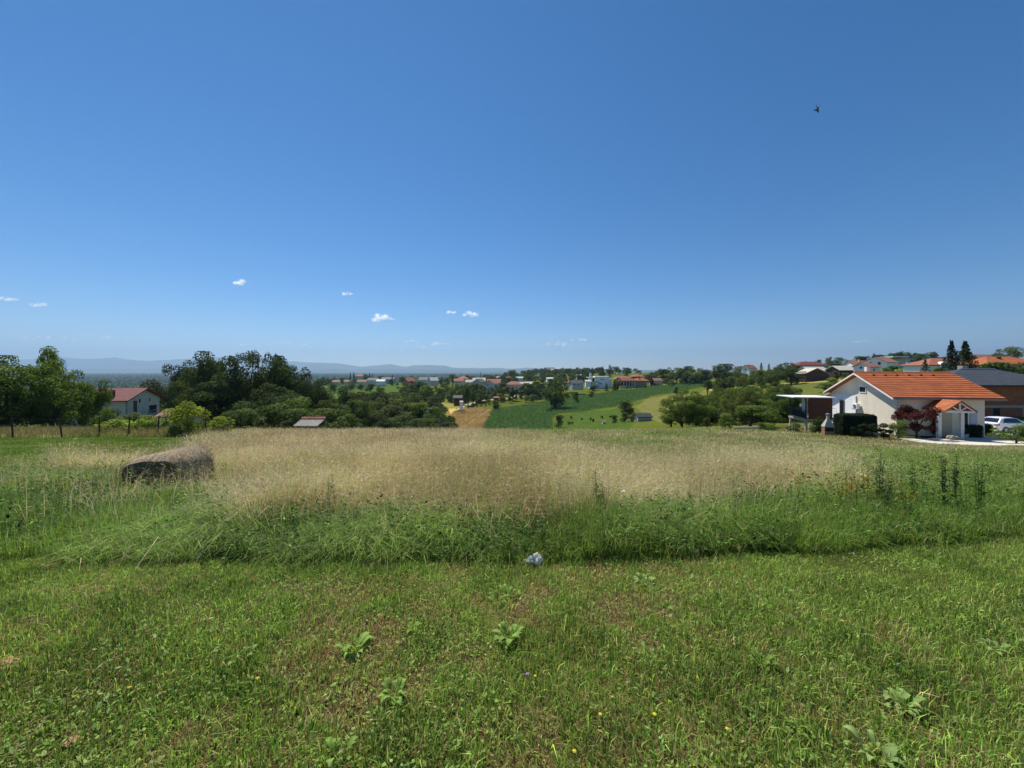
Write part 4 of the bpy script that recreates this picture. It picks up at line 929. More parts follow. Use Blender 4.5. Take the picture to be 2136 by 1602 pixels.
    MB().box(-4.90, -4.885, 5.5, 8.5, .98, 1.55).build('railing_banner', M['darkmetal'], e)
    scn = MB()
    for k in range(16): scn.box(-4.62 + k * .145, -4.62 + k * .145 + .138, 5.26, 5.30, .80, 3.16)
    scn.build('board_screen', M['brownwood'], e)
    MB().box(-6.2, -2.0, 5.05, 8.75, 3.17, 3.26).build('canopy', M['paint'], e)
    for x, y in ((-4.85, 5.3), (-4.85, 8.6)): MB().box(x - .05, x + .05, y - .05, y + .05, .84, 3.17).build('canopy_post', M['darkmetal'], e)
    MB().box(-4.78, -4.70, 5.3, 6.2, .84, 3.15).build('canopy_curtain', M['shutter'], e)
    Mx = e.matrix_basis.copy()
    Mx = Matrix.Translation(C) @ Matrix.Rotation(rz, 4, 'Z')
    return e, Mx
HOUSE, HM = main_house()
def hloc(x, y, z=0): return HM @ Vector((x, y, z))
def ac_unit():
    e = empty('air_conditioner', 'white air conditioner outdoor unit bracketed on the gable wall of the cream house', 'air conditioner', hloc(-.03, 4.6, 2.05), math.radians(-10))
    MB().box(-.36, -.06, 0, .82, 0, .58).build('casing', M['paint'], e, bevel=.02)
    MB().tube([(-.365, .34, .29), (-.385, .34, .29)], [.24, .22], 20).build('fan_grille', M['metal'], e)
    [MB().box(-.4, 0, y, y + .04, -.06, -.005).build('bracket', M['metal'], e) for y in (.08, .7)]
ac_unit()
def slat_panel():
    p = at(1675, 52); z = zrow(846, 52)
    e = empty('sun_shade_panel', 'white slatted panel tilted up behind the balcony', 'panel', (p.x, 52, z), math.radians(-20))
    for k in range(4): MB().extrude([(-.35, 0, -.18 + k * .1), (.35, 0, .17 + k * .1), (.35, 0, .24 + k * .1), (-.35, 0, -.11 + k * .1)], (0, .04, 0)).build('slat', M['paint'], e)
    MB().tube([(0, .06, -.1), (0, .06, p.z - z)], .03, 6).build('pole', M['metal'], e)
slat_panel()

def brick_house():
    e = empty('unfinished_brick_house', 'unplastered brick house with a dark hipped roof behind the white car', 'house', (58.5, 52.5, -6.2), 0)
    L, Wd, wh = 17.5, 10.5, 5.7
    MB().box(0, L, 0, Wd, -1.5, wh).build('wall', M['brick'], e)
    z = wh; o = 1.0
    rf = MB(); E = [(-o, -o, z + .2), (L + o, -o, z + .2), (L + o, Wd + o, z + .2), (-o, Wd + o, z + .2)]; B_ = [(a, b, z - .02) for a, b, c in E]; T = [(9.0, Wd / 2, z + 2.35), (14.2, Wd / 2, z + 2.35)]
    rf.add(E + B_ + T, [[0, 1, 9, 8], [1, 2, 9], [2, 3, 8, 9], [3, 0, 8], [7, 6, 5, 4], [0, 4, 5, 1], [1, 5, 6, 2], [2, 6, 7, 3], [3, 7, 4, 0]])
    r = rf.build('roof', M['greytile'], e)
    MB().tube([(9.0, Wd / 2, z + 2.37), (14.2, Wd / 2, z + 2.37)], .12, 8).build('ridge_cap', M['metal'], r)
    MB().box(10.4, 11.2, Wd / 2 + .9, Wd / 2 + 1.6, z + 1.2, z + 2.9).build('chimney', M['concrete'], r)
    fr = MB().box(-.02, L + .02, -.06, .1, 2.75, 3.1)
    for x in (5.2, 11.35, 12.9): fr.box(x, x + .5, -.055, .1, -1.2, 2.75)
    fr.build('concrete_frame', M['concrete'], e)
    MB().box(7.4, 8.25, -.03, .02, 1.6, 2.7).build('window_opening', M['black'], e)
brick_house()

# houses on the right-hand rise
house('farm_shed', 'white-gabled farm shed with a pale grey roof, leftmost of the three sheds', 1690, 786, 178, 10, 7, 2.6, 1.9, 8, 'offwhite', 'greyroof', wins=(('l', 3, 1.2, 1.0, 1.2), ('f', 3, .9, .8, .9)), cat='shed')
house('barn', 'brown barn with a pale grey roof gabled to the right, middle of the three sheds', 1728, 790, 165, 9.5, 8.5, 2.2, 2.2, 75, 'darkwood', 'greyroof', wins=(('f', 3, .4, 2.2, 1.9, 'darkwood', 'black', 'door'),), cat='barn')
house('barn', 'long brown barn with a wide pale grey roof, rightmost of the three sheds', 1752, 786, 172, 12, 7, 3.0, 1.8, 4, 'darkwood', 'greyroof', wins=(('f', 2, .3, 2.0, 2.0, 'darkwood', 'black', 'door'),), cat='barn')
house('long_house', 'house with a dark red hipped roof above the grey-roofed sheds', 1668, 771, 235, 19, 10, 2.4, 2.6, 3, 'grey', 'oldred', True, chim=(8, 5, 5.5), wins=(('f', 4, .8, 1.2, 1.1), ('f', 9, .8, 1.2, 1.1)))
house('long_house', 'long white house with an orange-red roof below the dark conifer', 1785, 772, 200, 15, 9, 2.6, 2.3, -4, 'white', 'terracotta', chim=(4, 3, 5.6), wins=(('f', 3, .8, 1.2, 1.2), ('f', 8, .8, 1.2, 1.2), ('l', 4, 1.2, 1.2, 1.2)))
house('small_house', 'small white gable-fronted house with a dull red roof behind the orange ridge', 1810, 778, 140, 7.0, 4.5, 2.3, 1.3, 18, 'white', 'palered', wins=(('l', 1.6, 1.5, .9, .9), ('f', 3, .7, 1, 1)))
house('family_house', 'two-storey white house with a brownish red roof and balcony below the domed skyline tree', 1850, 772, 165, 9, 8.5, 3.4, 2.2, 22, 'white', 'palered', wins=(('l', 2, 2.2, 1.2, 1.4), ('l', 5, 2.2, 1.2, 1.4), ('f', 3, .8, 1.2, 1.2)), chim=(5, 4, 6.2))
house('orange_roofed_house', 'small white-gabled house with an orange roof half hidden by trees on the skyline', 1563, 777, 262, 7, 6, 2.8, 2.2, 20, 'white', 'terracotta', chim=(3, 3, 5.7), wins=(('l', 2.2, 1.5, 1.2, 1.2),))
def flat_building():
    e = empty('modern_building', 'low grey flat-roofed modern building with dark window bands on the skyline', 'building', ((1893 - CX) / F * 215, 215, zrow(762, 215)), math.radians(-3))
    MB().box(0, 24, 0, 10, -3, 4.0).build('wall', M['grey'], e); MB().box(-.8, 24.8, -.8, 10.8, 4.02, 4.5).build('roof', M['slate'], e)
    window(e, 'f', 24, 10, 1.5, 2.0, 3.6, 1.0, 'grey', 'black'); window(e, 'f', 24, 10, 6.5, 2.0, 7, 1.0, 'grey', 'black')
    MB().box(7, 15, -2.5, -.1, -.5, .9).build('terrace_wall', M['yellow'], e); MB().box(-5, 4, 3, 9, 4.52, 5.4).build('roof_slab', M['offwhite'], e)
flat_building()
def arched_house():
    e = empty('arched_house', 'white house with an arched gable and orange roof behind the left spruce', 'house', ((1938 - CX) / F * 108, 108, zrow(790, 108)), math.radians(-6))
    MB().box(0, 12, 0, 8, -2, 3.7).build('wall', M['white'], e); hip_roof(12, 8, 3.7, 2.2).build('roof', M['terracotta'], e)
    mb = MB(); mb.extrude([(2.2 + 1.7 - 1.7 * math.cos(a * math.pi / 12), -.5, 3.3 + 1.5 * math.sin(a * math.pi / 12)) for a in range(13)], (0, 2.5, 0)); mb.build('arched_gable', M['white'], e)
    for x in (.8, 3.2, 6.5, 9): window(e, 'f', 12, 8, x, .9, 1.1, 1.5)
    for x in (2.3, 5.5): MB().box(x, x + .25, -.5, -.25, -1, 3.3).build('column', M['paint'], e)
arched_house()
house('orange_roofed_house', 'house with a wide orange hipped roof partly behind the right spruce', 2016, 790, 112, 11, 8, 3.6, 2.0, -4, 'beige', 'terracotta', True)
house('orange_roofed_house', 'house with a bright orange hipped roof under the big domed tree at the right', 2060, 786, 100, 15, 9, 3.0, 2.4, -4, 'beige', 'orange', True, chim=(6, 3, 5.3, 'darkmetal'))
house('old_barn', 'old brick barn with a grey-red roof on the skyline left of the big domed tree', 2050, 762, 180, 9, 7, 2.6, 2.4, 6, 'brick', 'palered', cat='barn')
# white modern house and terracotta villa
def white_modern():
    d = 325; e = empty('white_modern_house', 'white cubic modern house with a tall chimney wall, left of the terracotta villa', 'house', ((1231 - CX) / F * d, d, zrow(808, d)), math.radians(-2))
    MB().box(4.0, 16.0, 0, 9, -3, 9.2).build('wall', M['white'], e); MB().box(0, 3.99, 1.5, 9, -3, 8.2).build('wing', M['white'], e); MB().box(16.01, 18.3, .6, 9, -3, 7.6).build('side_block', M['white'], e)
    MB().box(0, 1.3, 1.0, 2.6, 8.22, 12.2).build('chimney_wall', M['white'], e); MB().box(-2.4, 4.1, .2, 8, 8.25, 8.6).build('roof_slab', M['paint'], e)
    window(e, 'f', 18, 9, 8.6, 6.4, .9, .9, 'darkmetal', 'black'); window(e, 'f', 18, 9, 10.4, 6.4, .9, .9, 'darkmetal', 'black'); window(e, 'f', 18, 9, 7.0, 2.6, 3.0, .8, 'darkmetal', 'black'); window(e, 'f', 18, 9, 4.4, 4.3, 3.6, .5, 'darkmetal', 'black')
    w = window(e, 'f', 18, 9, 2.2, 4.6, 1.5, 3.2, 'darkmetal', 'black'); w.location.y = 1.5
    MB().tube([(10, 3, 9.2), (10, 3, 11)], .06, 6).build('mast', M['metal'], e)
white_modern()
def villa():
    d = 318; e = empty('terracotta_villa', 'sprawling villa with several terracotta roofs and an open colonnade', 'villa', ((1287 - CX) / F * d, d, zrow(806, d)), 0)
    MB().box(2, 15, 2, 10, -3, 4.4).build('wall', M['beige'], e); MB().box(15.01, 26, 4, 11, -3, 4.4).build('wing', M['olive'], e); MB().box(17, 25, 11.1, 18, -3, 7.6).build('rear_block', M['brick'], e)
    def hr(x, y, L, W_, z, h, nm='roof', o=.9):
        mb = hip_roof(L, W_, z, h, o); mb.v = [(a + x, b + y, c) for a, b, c in mb.v]; mb.build(nm, M['terracotta'], e)
    hr(0, 3, 13, 8, 6.0, 2.6); hr(2, -.5, 13, 4, 4.6, 2.4); hr(15, 2.5, 12, 8.5, 4.5, 2.3); hr(16.5, 11, 9, 7.5, 7.8, 2.0)
    for k in range(6): MB().box(3 + k * 2.3, 3.35 + k * 2.3, -.6, -.25, -1.5, 4.6).build('column', M['white'], e)
    MB().box(3, 14.5, 1.85, 1.99, .2, 4.0).build('glass_front', M['glass'], e); MB().box(1.5, 8, -2.6, -.9, -3, .6).build('terrace_wall', M['yellow'], e)
    MB().box(19.4, 20.2, 4.5, 5.2, 6, 8.8).build('chimney', M['brick'], e)
villa()
house('small_house', 'small house with a pink tiled roof right of the purple-leaved tree', 1360, 800, 330, 9, 6, 2.5, 2.0, 4, 'beige', 'palered')
# village on the far ridge
for px, row, d, L, Wd, wh, rh, rot, wall, roof, hip, lab, wn in [
 (740, 797, 470, 9, 8, 7.0, 3.2, 0, 'beige', 'palered', True, 'tall house with a pink pyramid roof, highest at the left of the village', 3), (745, 801, 455, 11, 7, 2.6, 2.2, 5, 'beige', 'palered', False, 'low brown-roofed house at the foot of the tall pyramid-roofed one', 2),
 (765, 799, 450, 13, 8, 3.2, 2.6, -8, 'offwhite', 'slate', False, 'house with a grey sheet roof right of the dark conifers', 2), (785, 800, 440, 9, 7, 2.6, 1.8, 3, 'white', 'whiteroof', False, 'building with a white sheet roof in the left part of the village', 1),
 (795, 796, 490, 16, 8, 3.0, 2.2, 0, 'grey', 'slate', False, 'long grey-roofed building behind the white sheet roof', 1), (693, 801, 470, 8, 7, 2.6, 2.0, 5, 'beige', 'palered', False, 'leftmost house of the village, half behind trees', 1),
 (717, 801, 465, 9, 7, 2.8, 2.2, -4, 'beige', 'palered', False, 'low tan-roofed house left of the dark conifers', 1),
 (850, 801, 400, 9, 9, 3.0, 3.6, 48, 'brick', 'terracotta', False, 'house with a V-shaped orange roof and gable to the front', 2), (873, 799, 405, 9, 8, 3.4, 2.6, -5, 'offwhite', 'slate', False, 'white house with a dark grey roof right of the V-shaped orange roof', 3),
 (899, 800, 385, 8, 7, 3.0, 3.0, 35, 'offwhite', 'whiteroof', False, 'gleaming white unfinished-looking gabled house', 3), (948, 801, 360, 8, 7, 2.8, 2.0, 10, 'offwhite', 'terracotta', False, 'small white house with an orange roof below the red hipped one', 2),
 (955, 799, 372, 9, 8, 4.2, 2.6, -5, 'beige', 'terracotta', True, 'house with a red hipped roof right of the gleaming white one', 2), (972, 803, 345, 7, 6, 2.6, 1.8, 5, 'beige', 'greyroof', False, 'small pale-roofed house between trees in the middle of the village', 1),
 (986, 803, 345, 11, 8, 3.6, 2.6, 0, 'grey', 'greyroof', False, 'long house with an old brown-grey roof', 2), (1003, 806, 335, 8, 8, 3.6, 2.8, 62, 'grey', 'slate', False, 'grey house with its gable towards the meadow', 2),
 (1016, 806, 325, 11, 8, 3.4, 2.6, -3, 'offwhite', 'terracotta', False, 'house with a bright orange roof left of the pale two-storey gable house', 2), (1030, 813, 315, 9, 8.5, 5.0, 2.8, 62, 'offwhite', 'palered', False, 'pale two-storey house with a wide gable towards the meadow', 5),
 (1056, 812, 310, 13, 8, 3.6, 2.8, 2, 'offwhite', 'terracotta', True, 'house with a big orange-red hipped roof and two dark chimneys', 3), (1083, 808, 318, 9, 7, 2.4, 1.8, 0, 'beige', 'greyroof', False, 'low shed-like house with an old grey-brown roof', 0),
 (1096, 807, 312, 6, 6, 2.4, 1.6, 0, 'offwhite', 'greyroof', False, 'small pale shed next to the old grey-brown roof', 0), (1032, 794, 470, 7, 6, 3, 2, 0, 'offwhite', 'greyroof', False, 'grey-roofed house behind the pale two-storey one', 1),
 (1048, 793, 480, 10, 6, 2.6, 2, 0, 'brick', 'oldred', False, 'long dark-red-roofed barn behind the village', 0), (1076, 793, 470, 9, 6, 2.6, 1.4, 0, 'white', 'whiteroof', False, 'white-roofed building behind the village', 0),
 (1141, 794, 430, 14, 7, 2.2, 1.2, 4, 'white', 'whiteroof', False, 'long low white-roofed hall left of the big broad tree', 0), (1176, 806, 300, 8, 6, 2.4, 1.8, 5, 'beige', 'palered', False, 'low brown-roofed house right of the big broad tree', 0),
 (1194, 807, 285, 9, 6, 2.6, 2.2, 16, 'offwhite', 'slate', False, 'white gable house with a pale slate roof left of the modern house', 2), (1203, 790, 420, 5, 5, 3, 1.5, 0, 'white', 'whiteroof', False, 'tiny white house in the trees behind', 0),
 (1222, 801, 300, 4, 4, 2, 1.0, 0, 'white', 'whiteroof', False, 'small white hut right of the slate-roofed gable house', 0),
 (1136, 776, 850, 22, 12, 6, 4, 0, 'offwhite', 'slate', False, 'dark-roofed building on the horizon beyond the village', 0), (1150, 778, 840, 12, 9, 7, 2, 0, 'white', 'whiteroof', False, 'white building on the horizon beyond the village', 0)]:
    wins = [('f' if (rot < 30) else 'l', .8 + k * (L if rot < 30 else Wd) / max(wn, 1) * .8, .9 if k < 3 else 3.2, 1.1, 1.2, 'paint', 'glass') for k in range(wn)]
    house('village_house', lab, px, row, d, L * 1.0, Wd, wh, rh, rot, wall, roof, hip, wins)
for px, d, top, w in ((731, 462, 777, 8), (738, 466, 776, 9), (760, 468, 779, 9), (771, 460, 778, 9), (777, 462, 779, 7), (818, 450, 780, 8), (944, 362, 782, 6), (1003, 520, 776, 5)):
    tree('village_conifer', 'dark pointed conifer standing among the village roofs', px, d, top, w, 'cone', 0, 'dark', 'conifer', 'dark conifers among the village roofs', parts=False)
# small things in the valley
house('garden_shed', 'grey-roofed shed at the end of the light road', 947, 838, 215, 4.2, 3.2, 2.2, 1.2, 4, 'darkwood', 'slate', cat='shed', wins=(('f', .8, .3, 1.0, 1.5, 'darkwood', 'black', 'door'),))
house('white_hut', 'tiny white box-shaped hut beside the light road', 959, 845.5, 205, 1.7, 1.5, 1.9, .25, 3, 'white', 'whiteroof', cat='hut', ov=.1)
house('red_shelter', 'small red wooden shelter beside the light road', 1030, 834, 240, 3.2, 2.2, 1.3, .5, 4, 'red', 'palered', cat='shelter', ov=.2)
house('meadow_shed', 'dark-roofed grey shed in the grass below the round dark tree', 1331, 877.5, 116, 4.3, 3.0, 1.15, .75, 6, 'grey', 'darkroof', cat='shed', ov=.25, wins=(('l', 1.0, .1, .7, .9, 'paint', 'black', 'door'),))
house('beehive_box', 'tiny white box with a brown lid in the green grass left of the grey shed', 1257, 884, 122, .95, .8, .55, .18, 0, 'white', 'palered', cat='box', ov=.08)
def goal():
    d = 118; p = at(1702, d); e = empty('football_goal', 'white football goal frame on the hillside meadow', 'goal', (p.x, d, p.z), math.radians(-10))
    MB().tube([(0, 0, 0), (0, 0, 1.3)], .05, 6).build('post', M['paint'], e); MB().tube([(1.9, 0, 0), (1.9, 0, 1.3)], .05, 6).build('post', M['paint'], e); MB().tube([(-.05, 0, 1.33), (1.95, 0, 1.33)], .05, 6).build('crossbar', M['paint'], e)
goal()

# ------------------------------------------------------------------ plot of the cream house: drive, hedge, topiary, barbecue, car
def drive():
    pts = [(1862, 33.0), (1885, 31.6), (1930, 30.2), (2000, 29.2), (2060, 28.5), (2160, 28.0), (2215, 28.0), (2215, 44), (2120, 43.5), (2075, 41), (2045, 37.2), (2010, 35.0), (1975, 34.2), (1930, 33.6), (1895, 33.4)]
    bm = bmesh.new(); vs = [bm.verts.new(((px - CX) / F * d, d, 0)) for px, d in pts]; f = bm.faces.new(vs)
    bmesh.ops.triangulate(bm, faces=[f]); bmesh.ops.subdivide_edges(bm, edges=bm.edges[:], cuts=9, use_grid_fill=True)
    for v in bm.verts: v.co.z = hz(v.co.x, v.co.y) + float(bumps(v.co.x, v.co.y)) + .045
    bmesh.ops.recalc_face_normals(bm, faces=bm.faces)
    me = bpy.data.meshes.new('gravel_drive'); bm.to_mesh(me); bm.free(); me.materials.append(M['gravel'])
    tag(link('gravel_drive', me), 'pale gravel drive in front of the cream house', 'drive', kind='structure')
    for pts, nm, lab in (([(1845, 33.2), (1800, 33.8), (1760, 34.6), (1742, 35.4)], 'path_kerb', 'pale stone edging along the meadow side of the topiary bed'), ([(1530, 43.5), (1562, 43.2), (1595, 43.0)], 'path_kerb', 'pale stone edging under the round-headed garden tree')):
        mb = MB(); P = [((px - CX) / F * d, d) for px, d in pts]
        mb.tube([(x, y, hz(x, y) + .30) for x, y in P], .13, 6); tag(mb.build(nm, M['concrete']), lab, 'kerb', kind='structure')
drive()
def leafy_box(name, label, px, d, w, dep, h, col, n=5200, rot=0):
    p = at(px, d); rng = np.random.default_rng(int(px))
    e = empty(name, label, 'hedge', (p.x, p.y, p.z), math.radians(rot))
    P = rng.uniform(-1, 1, (n, 3)); ax = rng.integers(0, 3, n); sg = rng.choice([-1, 1], n); P[np.arange(n), ax] = sg * rng.uniform(.9, 1.0, n)
    ln = np.maximum(np.abs(P).max(1), (np.abs(P) ** 7).sum(1) ** (1 / 7)); P = P / ln[:, None]
    Nn = unit(P * (np.abs(P) ** 4) + rng.normal(0, .12, (n, 3)))
    P = P * np.array([w / 2, dep / 2, h / 2]) + np.array([0, 0, h / 2]) + rng.normal(0, .02, (n, 3))
    Nn = unit(Nn + rng.normal(0, .35, (n, 3))); A = unit(np.cross(Nn, rng.normal(0, 1, (n, 3)))); Bv = np.cross(A, Nn); la = rng.uniform(.03, .06, n)
    t = rng.uniform(.7, 1.25, n); V, L, T, C = leaf_arrays(P - A * la[:, None], A, Bv, la, la * .7, np.stack([t] * 3, -1))
    o = link('crown', npmesh('hedge_crown', V, L, T, C, False, [LEAF]), e); o.color = (*GREEN[col], 1)
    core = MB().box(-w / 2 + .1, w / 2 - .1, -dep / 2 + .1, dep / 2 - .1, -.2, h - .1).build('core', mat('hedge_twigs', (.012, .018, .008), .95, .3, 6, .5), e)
leafy_box('clipped_hedge', 'big block-shaped clipped dark hedge against the gable of the cream house', 1783, 34.6, 2.9, 1.4, 1.98, 'box', 7000, -8)
leafy_box('clipped_hedge', 'dark clipped box bush right of the porch', 2027, 35.0, 1.15, .9, 1.2, 'box', 2600, -10)
leafy_box('clipped_hedge', 'lower clipped box bush left of the white car', 2049, 36.4, 1.1, .9, 1.15, 'box', 2200, -10)
def topiary(label, px, d, balls):
    p = at(px, d); e = empty('topiary_shrub', label, 'topiary', p)
    mb = MB(); rng = np.random.default_rng(int(px * 7)); st = Stack()
    mb.tube([(0, 0, -.1), (0.01, 0, .25), (0, 0, .5)], [.035, .03, .022], 7)
    for bx, bz, br in balls:
        mb.tube([(0, 0, .2), (bx * .6, 0, bz * .6 + .1), (bx, 0, bz)], [.025, .02, .012], 6)
        n = 900; D = unit(rng.normal(0, 1, (n, 3))); P = np.array([bx, rng.normal(0, .05), bz]) + D * br * np.array([1, 1, .72]) * rng.uniform(.85, 1.02, n)[:, None]
        Nn = unit(D + rng.normal(0, .3, (n, 3))); A = unit(np.cross(Nn, rng.normal(0, 1, (n, 3)))); Bv = np.cross(A, Nn); la = rng.uniform(.018, .035, n); t = rng.uniform(.7, 1.3, n)
        st.add(*leaf_arrays(P - A * la[:, None], A, Bv, la, la * .7, np.stack([t] * 3, -1)))
    me = npmesh('topiary_crown', np.concatenate(st.V), np.concatenate(st.L), np.concatenate(st.T), np.concatenate(st.C), False, [LEAF]); o = link('crown', me, e); o.color = (*GREEN['box'], 1)
    mb.build('trunk', BARK, e, smooth=True)
topiary('topiary with a large ball on a thin stem right of the block hedge', 1825, 31.9, [(0, 1.0, .42), (.35, .75, .2)])
topiary('cloud-pruned topiary with three dark balls nearest the house corner', 1843, 32.2, [(.0, 1.15, .28), (.0, .68, .27), (-.35, .75, .2), (.05, .3, .26)])
topiary('small topiary with a flat cap on a thin stem at the lawn edge', 1855, 31.6, [(0, .72, .23), (-.25, .38, .18)])
topiary('dark stepped topiary in front of the block hedge', 1798, 33.0, [(-.1, .95, .25), (.2, 1.0, .32), (-.1, .6, .3), (.15, .35, .3)])
topiary('low dark ball topiary at the foot of the block hedge', 1812, 32.4, [(0, .42, .3)])
topiary('silvery low ball topiary before the block hedge', 1781, 33.4, [(0, .7, .24), (.05, .35, .28)])
tree('standard_bush', 'bright green round-headed bush in front of the house corner', 1874, 32.6, 876, 34, 'ball', 1, 'light', 'bush')
tree('japanese_maple', 'dark red japanese maple in front of the cream front wall', 1912, 34.0, 839, 74, 'airy', 2, 'red', 'maple')
tree('climbing_shrub', 'dark green shrub climbing beside the porch', 1952, 35.2, 870, 18, 'shrub', 0, 'dark', 'shrub')
tree('laurel_bush', 'glossy green bush at the right picture edge in front of the white car', 2120, 30.3, 884, 80, 'shrub', 1, 'light', 'bush')
for px, d, top, w, c, lab in ((1660, 39.6, 880, 26, 'light', 'white rose bush under the left part of the balcony'), (1698, 38.3, 884, 26, 'light', 'creamy white rose bush at the front balcony post'), (1707, 37.6, 868, 34, 'oak', 'dark shrub left of the brick barbecue'), (1752, 36.2, 866, 24, 'dark', 'dark shrub at the left of the block hedge'), (1648, 41, 888, 20, 'grey', 'low grey-green plant at the left balcony post')):
    e = tree('garden_shrub', lab, px, d, top, w, 'shrub', 0, c, 'shrub')
    if 'white' in lab:
        rng = np.random.default_rng(px); n = 50; st = Stack(); th = rng.uniform(0, 6.28, n); r = .3 + .2 * rng.uniform(0, 1, n)
        for k in range(4):
            P = np.stack([np.cos(th) * r, np.sin(th) * r, rng.uniform(.25, .95, n)], -1); A = unit(rng.normal(0, 1, (n, 3))); Bv = unit(np.cross(A, rng.normal(0, 1, (n, 3)))); la = np.full(n, .022)
            st.add(*leaf_arrays(P, A, Bv, la, la, np.full((n, 3), .8)))
        link('blossoms', npmesh('blossoms', np.concatenate(st.V), np.concatenate(st.L), np.concatenate(st.T), np.concatenate(st.C), False, [BLADE]), e)
def barbecue():
    p = at(1727, 34.2); e = empty('garden_barbecue', 'brick garden barbecue with a conical concrete hood and chimney', 'barbecue', (p.x, p.y, p.z), math.radians(-15)); e.scale = (.74, .8, 1.12)
    MB().box(-.5, .5, -.35, .35, -.3, .72).build('base', M['bbqbrick'], e, bevel=.01)
    MB().box(-.42, .42, -.37, -.30, .38, .66).build('firebox_opening', M['black'], e)
    mb = MB(); 
    mb.add([(-.55, -.4, .73), (.55, -.4, .73), (.55, .4, .73), (-.55, .4, .73), (-.14, -.14, 1.32), (.14, -.14, 1.32), (.14, .14, 1.32), (-.14, .14, 1.32)], [[3, 2, 1, 0], [4, 5, 6, 7], [0, 1, 5, 4], [1, 2, 6, 5], [2, 3, 7, 6], [3, 0, 4, 7]]).build('hood', M['concrete'], e)
    MB().box(-.13, .13, -.13, .13, 1.322, 1.62).build('chimney', M['concrete'], e); MB().lathe([(.24, 1.68), (.22, 1.74), (.02, 1.8)], sides=12).build('cap', M['metal'], e)
barbecue()
def pot():
    p = at(2012, 34.0); e = empty('flower_pot', 'pale flower pot beside the porch step', 'flower pot', (p.x, p.y, p.z + .08))
    MB().lathe([(.16, 0), (.2, .05), (.26, .36), (.28, .4), (.24, .4), (.22, .34)], sides=18).build('pot', M['shutter'], e, smooth=True)
    cr = link('plant', proto('bush', 0)[0], e, (0, 0, .3)); cr.scale = (.7, .7, .6); cr.color = (*GREEN['dark'], 1)
pot()
def stones():
    p = at(1984, 33.3)
    for i, (dx, s) in enumerate(((0, .24), (.42, .16))):
        bm = bmesh.new(); bmesh.ops.create_icosphere(bm, subdivisions=3, radius=1)
        for v in bm.verts:
            f = 1 + .35 * (float(noise2(v.co.x * 2 + i * 5, v.co.y * 2 + v.co.z, 1.1, 3)) - .5); v.co = Vector((v.co.x * s * 1.5 * f, v.co.y * s * f, v.co.z * s * .9 * f))
        me = bpy.data.meshes.new('garden_stone'); bm.to_mesh(me); bm.free(); me.materials.append(M['stone'])
        tag(link('garden_stone', me, None, (p.x + dx, p.y - dx * .2, p.z + .2)), ('larger' if i == 0 else 'smaller') + ' grey stone lying on the edge of the gravel drive', 'stone')
stones()

